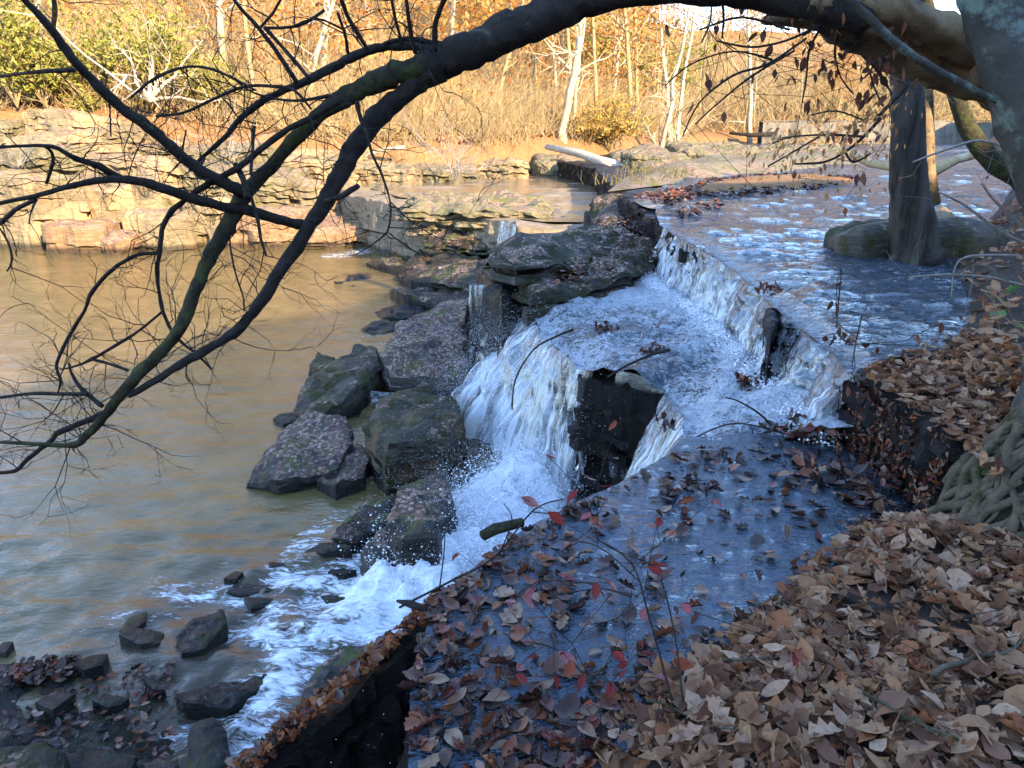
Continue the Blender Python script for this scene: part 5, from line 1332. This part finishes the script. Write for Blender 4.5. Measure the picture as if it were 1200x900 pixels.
# hanging withered twigs with brown leaves, right of centre
def spray_branch(name, lines, D, mat, leafmat, nleaf, size, seed, label, cat='branch', rad=None, droop=True, spread=.02, extra=10):
    pts0 = np.array(PD(lines[0][0][0], lines[0][0][1], D if np.isscalar(D) else D[0])); o = thing(name, tuple(pts0), label, cat)
    A = Acc(); rr = np.random.RandomState(seed); alls = []
    for i, b in enumerate(lines):
        ln, _ = curve_tube(A, b, D, 5, .1, seed + i, org=pts0); alls.append(ln)
    pts = np.vstack(alls)
    P0 = []; P1 = []; tips = []
    for _ in range(extra):
        e = pts[rr.randint(len(pts))]; d = rr.randn(3) * np.array([1, .6, .8])
        for s in range(3):
            f = e + d * .07 * (.6 + rr.rand()); P0.append(e); P1.append(f); e = f; d = d + rr.randn(3) * .4; tips.append(f)
    V, F = sticks(P0, P1, np.full(len(P0), .0016), np.full(len(P0), .0009)); A.add(V - pts0, F)
    link('stems', A.mesh('stems', [M[mat]]), o)
    tips = np.array(tips); k = min(nleaf, 290)
    c = tips[rr.randint(len(tips), size=k)] + rr.randn(k, 3) * spread
    for m_ in range(k):
        lo = bpy.data.objects.new('leaf', HM[leafmat][rr.randint(4)]); COL.objects.link(lo); lo.parent = o
        lo.location = tuple(c[m_] - pts0); s = size * (.6 + .7 * rr.rand()); lo.scale = (s, s, s)
        lo.rotation_euler = (rr.randn() * .5, (1.2 if droop else .2) + rr.randn() * .4, rr.rand() * 6.28)
    return o
def hl(seed):
    V, F = leaf_template('beech', seed); V = V.copy(); V[:, 0] += .5; return V, F
M['leaf_brown'] = leaf_mat('withered brown leaf', [(.12, .05, .03), (.18, .07, .04), (.09, .04, .03), (.26, .1, .05)], None, .6, .3)
M['leaf_gold'] = leaf_mat('golden hanging leaf', [(.5, .24, .08), (.55, .32, .12), (.4, .17, .07)], None, .6, .4)
HM = {m: [make_mesh('leaf', *hl(300 + i), [M[m]], True) for i in range(4)] for m in ('leaf_brown', 'leaf_gold', 'leaf_red', 'leaf_bright')}
spray_branch('hanging_branch', [[(985, 30, 3), (978, 60, 3), (985, 90, 2), (1000, 110, 2)], [(960, 35, 3), (948, 60, 3), (945, 90, 2), (940, 120, 2)], [(1005, 60, 3), (1030, 85, 3), (1045, 110, 2)], [(1040, 60, 3), (1020, 85, 2), (1035, 125, 2)]],
             3.4, 'bark_dark', 'leaf_brown', 110, .05, 401, 'hanging twigs of withered brown leaves under the broken end of the leaning trunk', extra=40)
spray_branch('hanging_branch', [[(845, -10, 3), (848, 20, 3), (846, 45, 2)], [(835, -10, 2), (832, 25, 2), (822, 50, 2)], [(960, 30, 4), (920, 48, 3), (880, 55, 3), (840, 48, 2)], [(945, 45, 3), (900, 75, 3), (860, 88, 3), (820, 120, 2), (800, 160, 2)], [(930, 60, 3), (880, 90, 3), (845, 118, 2), (815, 145, 2)],
              [(925, 35, 3), (870, 20, 3), (820, 35, 2)], [(905, 70, 3), (860, 60, 2), (810, 75, 2), (780, 100, 1.5)]],
             3.3, 'bark_dark', 'leaf_brown', 26, .05, 402, 'fan of thin bare twigs with a few curled leaves before the far slope', extra=50)
spray_branch('orange_branch', [[(1032, 138, 5), (1012, 160, 4), (990, 178, 3), (965, 190, 3), (930, 192, 2)], [(1012, 160, 3), (975, 158, 3), (930, 160, 2), (905, 168, 2)], [(990, 178, 3), (1000, 190, 3), (1020, 180, 2)], [(960, 160, 2), (935, 175, 2), (900, 195, 2)], [(1030, 135, 4), (1045, 120, 5), (1062, 100, 6)], [(1010, 140, 2), (980, 130, 2), (950, 135, 2)]],
             6.6, 'bark_dark', 'leaf_gold', 230, .06, 403, 'low branch of small orange leaves reaching out from the furrowed tree', extra=110, spread=.05)
# small hanging leaves before the upper curtain
spray_branch('hanging_branch', [[(985, 330, 2), (983, 350, 1.5), (980, 385, 1.2)], [(1010, 370, 2), (1004, 395, 1.5), (998, 430, 1.2)]], 2.0, 'bark_dark', 'leaf_brown', 9, .035, 404, 'few dangling red-brown leaves before the right end of the upper curtain', extra=4, spread=.006)
# red leaved saplings on the near shelf
for i, (lines, n, lb) in enumerate([
  ([[(790, 830, 3), (760, 720, 2.5), (740, 660, 2), (700, 632, 2)], [(748, 680, 2), (700, 640, 1.5), (655, 632, 1.5)], [(740, 700, 2), (700, 690, 1.5), (640, 700, 1.5)]], 20, 'red-leaved sapling arching over the flooded shelf, longest of its kind'),
  ([[(800, 820, 3), (790, 740, 2), (770, 670, 2), (740, 652, 1.5)], [(780, 700, 1.5), (760, 690, 1.5), (745, 700, 1.5)]], 12, 'smaller sapling of crimson leaves at the edge of the dry leaves'),
  ([[(720, 880, 3), (690, 800, 2), (650, 760, 2), (610, 752, 1.5)], [(690, 800, 2), (720, 770, 1.5)]], 13, 'low sapling with dull pink leaves near the bottom of the shelf')]):
    spray_branch('red_sapling', lines, [1.75, 2.0, 2.1], 'bark_dark', 'leaf_red', int(n * 1.6), .056, 410 + i, lb, 'sapling', extra=10, spread=.006, droop=False)
spray_branch('green_seedling', [[(1215, 870, 3), (1200, 830, 2), (1182, 800, 2)]], 1.95, 'bark_dark', 'leaf_bright', 5, .06, 420, 'green leaf seedling in the litter at the picture edge by the dry leaves', 'seedling', extra=2, spread=.006, droop=False)
spray_branch('green_seedling', [[(1180, 360, 3), (1165, 345, 2), (1150, 340, 2)]], 4.2, 'bark_tan', 'leaf_bright', 4, .10, 421, 'broad green leaf on a twig above the right bank', 'seedling', extra=2, spread=.01, droop=False)
spray_branch('green_seedling', [[(1215, 400, 3), (1200, 385, 2), (1188, 375, 2)]], 3.6, 'bark_tan', 'leaf_bright', 14, .06, 422, 'small bright green plant on the right bank by the roots', 'seedling', extra=5, spread=.03, droop=False)
# pale dead twigs over the river at the right bank
o_ = spray_branch('dead_branch', [[(1210, 290, 5), (1170, 270, 4), (1130, 240, 3), (1100, 225, 2)], [(1200, 335, 4), (1160, 325, 3), (1110, 322, 3), (1065, 325, 2)], [(1190, 300, 4), (1140, 300, 3), (1120, 312, 2), (1115, 350, 2)], [(1205, 270, 4), (1170, 240, 3), (1150, 215, 3)], [(1200, 180, 4), (1150, 165, 3), (1110, 175, 3), (1070, 190, 2)], [(1205, 140, 4), (1160, 120, 3), (1130, 95, 2)]],
             4.8, 'twig_grey', 'leaf_brown', 4, .04, 430, 'pale dead twigs sprawling over the river from the right bank', 'dead branch', extra=40)
for i, (ls, D, lb) in enumerate([([[(468, 712, 3), (530, 680, 3), (580, 652, 2), (625, 598, 2), (660, 585, 1.5)], [(515, 690, 2), (520, 650, 1.5), (522, 612, 1)], [(585, 650, 2), (600, 610, 1.5), (590, 590, 1)], [(625, 600, 1.5), (655, 600, 1), (690, 575, 1)]], 2.4, 'thin dark twig leaning out over the foam from the shelf edge'),
                                 ([[(600, 480, 2), (604, 445, 2), (625, 410, 2), (655, 393, 3), (672, 386, 4)]], 5.6, 'thin dark twig bowed in front of the tall waterfall'),
                                 ([[(910, 505, 3), (890, 485, 2.5), (865, 470, 2), (850, 466, 1.5)], [(935, 515, 3), (890, 500, 2), (850, 498, 2), (800, 520, 1.5)]], 4.0, 'dark twigs arching from the leaf heap over the rapid'),
                                 ([[(712, 442, 3), (735, 428, 3), (765, 415, 4), (785, 410, 4)]], 5.4, 'pale stick lodged on the lip over the hollow')]):
    b0 = np.array(PD(ls[0][0][0], ls[0][0][1], D)); A = Acc()
    for j, b in enumerate(ls): curve_tube(A, b, D, 5, .1, 440 + i * 5 + j, org=b0)
    link('twig', A.mesh('twig', [M['bark_dark']]), None, tuple(b0), label=lb, cat='twig')
# sticks in the litter
for i, (a, b, w) in enumerate([((760, 800), (860, 860), 5), ((1040, 840), (1120, 880), 7), ((1090, 800), (1195, 770), 9), ((900, 772), (830, 772), 6), ((1010, 820), (1090, 870), 5)]):
    pa = np.array(P(a[0], a[1], .06)); pb = np.array(P(b[0], b[1], .06)); pa[2] = float(z_lb(pa[0:1], pa[1:2])[0]) + .05; pb[2] = float(z_lb(pb[0:1], pb[1:2])[0]) + .05
    A = Acc(); k = np.linspace(0, 1, 7)[:, None]; L = pa + (pb - pa) * k; L[1:-1] += RS.randn(5, 3) * .008
    A.tube(L - pa, np.linspace(w, w * .5, 7) * .0011, 7, rough=.1, seed=i)
    link('stick', A.mesh('stick', [M['root']]), None, tuple(pa), label=['thin stick by the red saplings on the dry leaves', 'short stick half buried in the bottom leaves', 'grey stick pointing left from the picture edge on the dry leaves', 'black stick lying where the dry leaves meet the water', 'bent twig among the bottom leaves'][i], cat='stick')

# lichen trunk at the right with its root mass
tb = np.array([PD(1240, 640, 2.75)[0], 2.75, .0])
o = thing('lichen_tree', tuple(tb), 'lichen-spotted trunk at the right edge standing on a mound of clay-coated roots', 'tree')
A = Acc(); V = []; R = []
tl = [(1090, -420, 50), (1118, -220, 56), (1148, -60, 62), (1160, 0, 62), (1174, 50, 64), (1192, 105, 66), (1214, 165, 70), (1240, 230, 74), (1262, 300, 80), (1268, 380, 86), (1258, 450, 98), (1250, 520, 120), (1240, 600, 150)]
V = wpoly([(a, b) for a, b, c_ in tl], np.linspace(3.3, 2.85, len(tl))) - tb; R = [WPX(c_, a, b, 3.1) / 2 for a, b, c_ in tl]
kz = np.linspace(0, 1, 90); VV = np.column_stack([np.interp(kz, np.linspace(0, 1, len(V)), V[:, i]) for i in range(3)])
A.tube(VV, np.interp(kz, np.linspace(0, 1, len(V)), R), 36, rough=.12, seed=8); link('trunk', A.mesh('trunk', [M['bark_lichen']]), o)
# mound
nu, nv = 80, 46; U_, V_ = np.meshgrid(np.linspace(0, 2 * math.pi, nu, endpoint=False), np.linspace(0, 1, nv))
rad_ = (.17 + .40 * V_ ** 1.15); zz_ = .72 - .80 * V_
rad_ = rad_ * (1 + .22 * fbm(np.cos(U_) * 2, np.sin(U_) * 2, V_ * 2, 4)) + .02 * fbm(np.cos(U_) * 9, np.sin(U_) * 9, V_ * 9, 3)
mx, my = rad_ * np.cos(U_), rad_ * np.sin(U_) * .9
idx = np.arange(U_.size).reshape(U_.shape); nx = np.roll(idx, -1, 1)
Fq = np.stack([idx[:-1], nx[:-1], nx[1:], idx[1:]], -1).reshape(-1, 4)
M['mossy_soil'] = ground_mat('mossy soil', (.045, .034, .022), (.028, .024, .014), (.05, .055, .018), 14, 1)
link('root_mound', make_mesh('root_mound', np.column_stack([mx.ravel(), my.ravel(), zz_.ravel()]), Fq, [M['mossy_soil']], True), o)
rr = np.random.RandomState(3)
for k in range(85):
    a = math.pi * (.55 + 1.05 * rr.rand()); v0 = rr.rand() * .55; pts = []
    rr0 = .008 + .020 * rr.rand() ** 1.5; sw = rr.choice([-.10, -.06, .05]) * (.5 + rr.rand())
    nseg = 9; a1 = a
    for s in range(nseg):
        v = v0 + (.20 + .3 * rr0 / .02) * s / (nseg - 1); a1 += rr.randn() * .06 + sw
        ra = (.17 + .40 * v ** 1.15) * (1 + .22 * float(fbm(np.array([math.cos(a1) * 2]), np.array([math.sin(a1) * 2]), np.array([v * 2]), 4)[0])) + rr0 * .55
        pts.append((ra * math.cos(a1), ra * math.sin(a1) * .9, .72 - .80 * v))
    B = Acc(); B.tube(np.array(pts), rr0 * np.sin(np.linspace(.5, 2.7, nseg)), 7, rough=.15, seed=k)
    link('root', B.mesh('root', [M['root']]), o)

# ================================================================ SPRAY
rs = np.random.RandomState(9)
def droplets(name, n, cen, sig, size, label, seed):
    rr = np.random.RandomState(seed); c = cen + rr.randn(n, 3) * sig * (.4 + rr.rand(n, 1)); c = c[c[:, 2] > Z3 - .02]; n = len(c)
    O = np.array([(1, 0, 0), (-1, 0, 0), (0, 1, 0), (0, -1, 0), (0, 0, 1.4), (0, 0, -1.4)], float)
    s = size * (.4 + rr.rand(n, 1, 1) ** 3 * 1.3)
    V = c[:, None] + O[None] * s
    T = np.array([(0, 2, 4), (2, 1, 4), (1, 3, 4), (3, 0, 4), (2, 0, 5), (1, 2, 5), (3, 1, 5), (0, 3, 5)])
    F = (np.arange(n)[:, None, None] * 6 + T[None]).reshape(-1, 3)
    link(name, make_mesh(name, V.reshape(-1, 3), F, [M['spray']], True), kind='stuff', label=label, cat='spray')
lp = resample(LIPM, .05)
N9 = 34000; cen = np.zeros((N9, 3)); rr = np.random.RandomState(5); ii = rr.randint(len(lp), size=N9); tt = rr.rand(N9) ** .5
cen[:, :2] = lp[ii] + np.column_stack([-(.1 + (.15 + .9 * ii / len(lp)) * tt), -.15 * tt]); cen[:, 2] = Z2 - 1.25 * tt ** 1.5
droplets('spray', N9, cen, np.array([.2, .2, .16]), .0018, 'white droplets flying off the tall waterfall', 6)
c2 = np.tile(np.array(P(530, 600, -1.15)), (16000, 1)); droplets('spray', 16000, c2, np.array([.30, .55, .28]), .0014, 'burst of droplets splashing left of the waterfall foot', 7)
lb1 = resample(BASE1, .05); c3 = np.zeros((3500, 3)); c3[:, :2] = lb1[rr.randint(len(lb1), size=3500)]; c3[:, 2] = Z2 + .04 + .08 * sstep(1.4, 2, c3[:, 0])
droplets('spray', 3500, c3, np.array([.08, .08, .07]), .0026, 'fine droplets along the foot of the upper curtain', 8)
# dripping water in the dark gap under the shelf
c4 = np.tile(np.array([-.52, 2.0, -.5]), (80, 1)); droplets('drips', 80, c4, np.array([.10, .10, .30]), .0014, 'drops falling through the dark gap beside the shelf', 9)
# small twigs and stalks mixed into the litter
q = scat(VIEW1, 260, 700); q = q[inside(LB, q[:, 0], q[:, 1])]; a_ = RS.rand(len(q)) * 3.14; l_ = .04 + .10 * RS.rand(len(q)); z_ = z_lb(q[:, 0], q[:, 1]) + .035 + .02 * RS.rand(len(q))
dd_ = np.column_stack([np.cos(a_) * l_, np.sin(a_) * l_, .02 * RS.randn(len(q))]); p_ = np.column_stack([q, z_])
V, F = sticks(p_ - dd_, p_ + dd_, .002 + .0015 * RS.rand(len(q)), .0015 + 0 * a_)
link('litter_twigs', make_mesh('litter_twigs', V, F, [M['bark_dark']], False), kind='stuff', label='small broken twigs mixed into the near leaf litter', cat='twigs')
# torn froth thrown up at the foot of the falls
def froth(n, line, r, h, seed, label, z0):
    rr = np.random.RandomState(seed); ln_ = resample(line, .02); i = rr.randint(len(ln_), size=n)
    c = np.column_stack([ln_[i] + rr.randn(n, 2) * r, z0 + np.abs(rr.randn(n)) * h])
    V = []; F = []; k = 0
    O = np.array([(1, 0, 0), (.3, .95, 0), (-.8, .6, 0), (-.8, -.6, 0), (.3, -.95, 0), (0, 0, .9), (0, 0, -.9)])
    T = np.array([(0, 1, 5), (1, 2, 5), (2, 3, 5), (3, 4, 5), (4, 0, 5), (1, 0, 6), (2, 1, 6), (3, 2, 6), (4, 3, 6), (0, 4, 6)])
    s = (.0025 + .0075 * rr.rand(n) ** 4)[:, None, None]
    V = c[:, None] + O[None] * s * (.6 + .8 * rr.rand(n, 7, 1)); F = (np.arange(n)[:, None, None] * 7 + T[None]).reshape(-1, 3)
    link('froth', make_mesh('froth', V.reshape(-1, 3), F, [M['spray']], True), kind='stuff', label=label, cat='froth')
froth(26000, RACE[0][0], .24, .12, 801, 'torn white froth boiling at the foot of the tall waterfall', Z3 + .16)
froth(12000, BASE1, .07, .03, 802, 'torn white froth along the foot of the upper curtain', Z2 + .05)
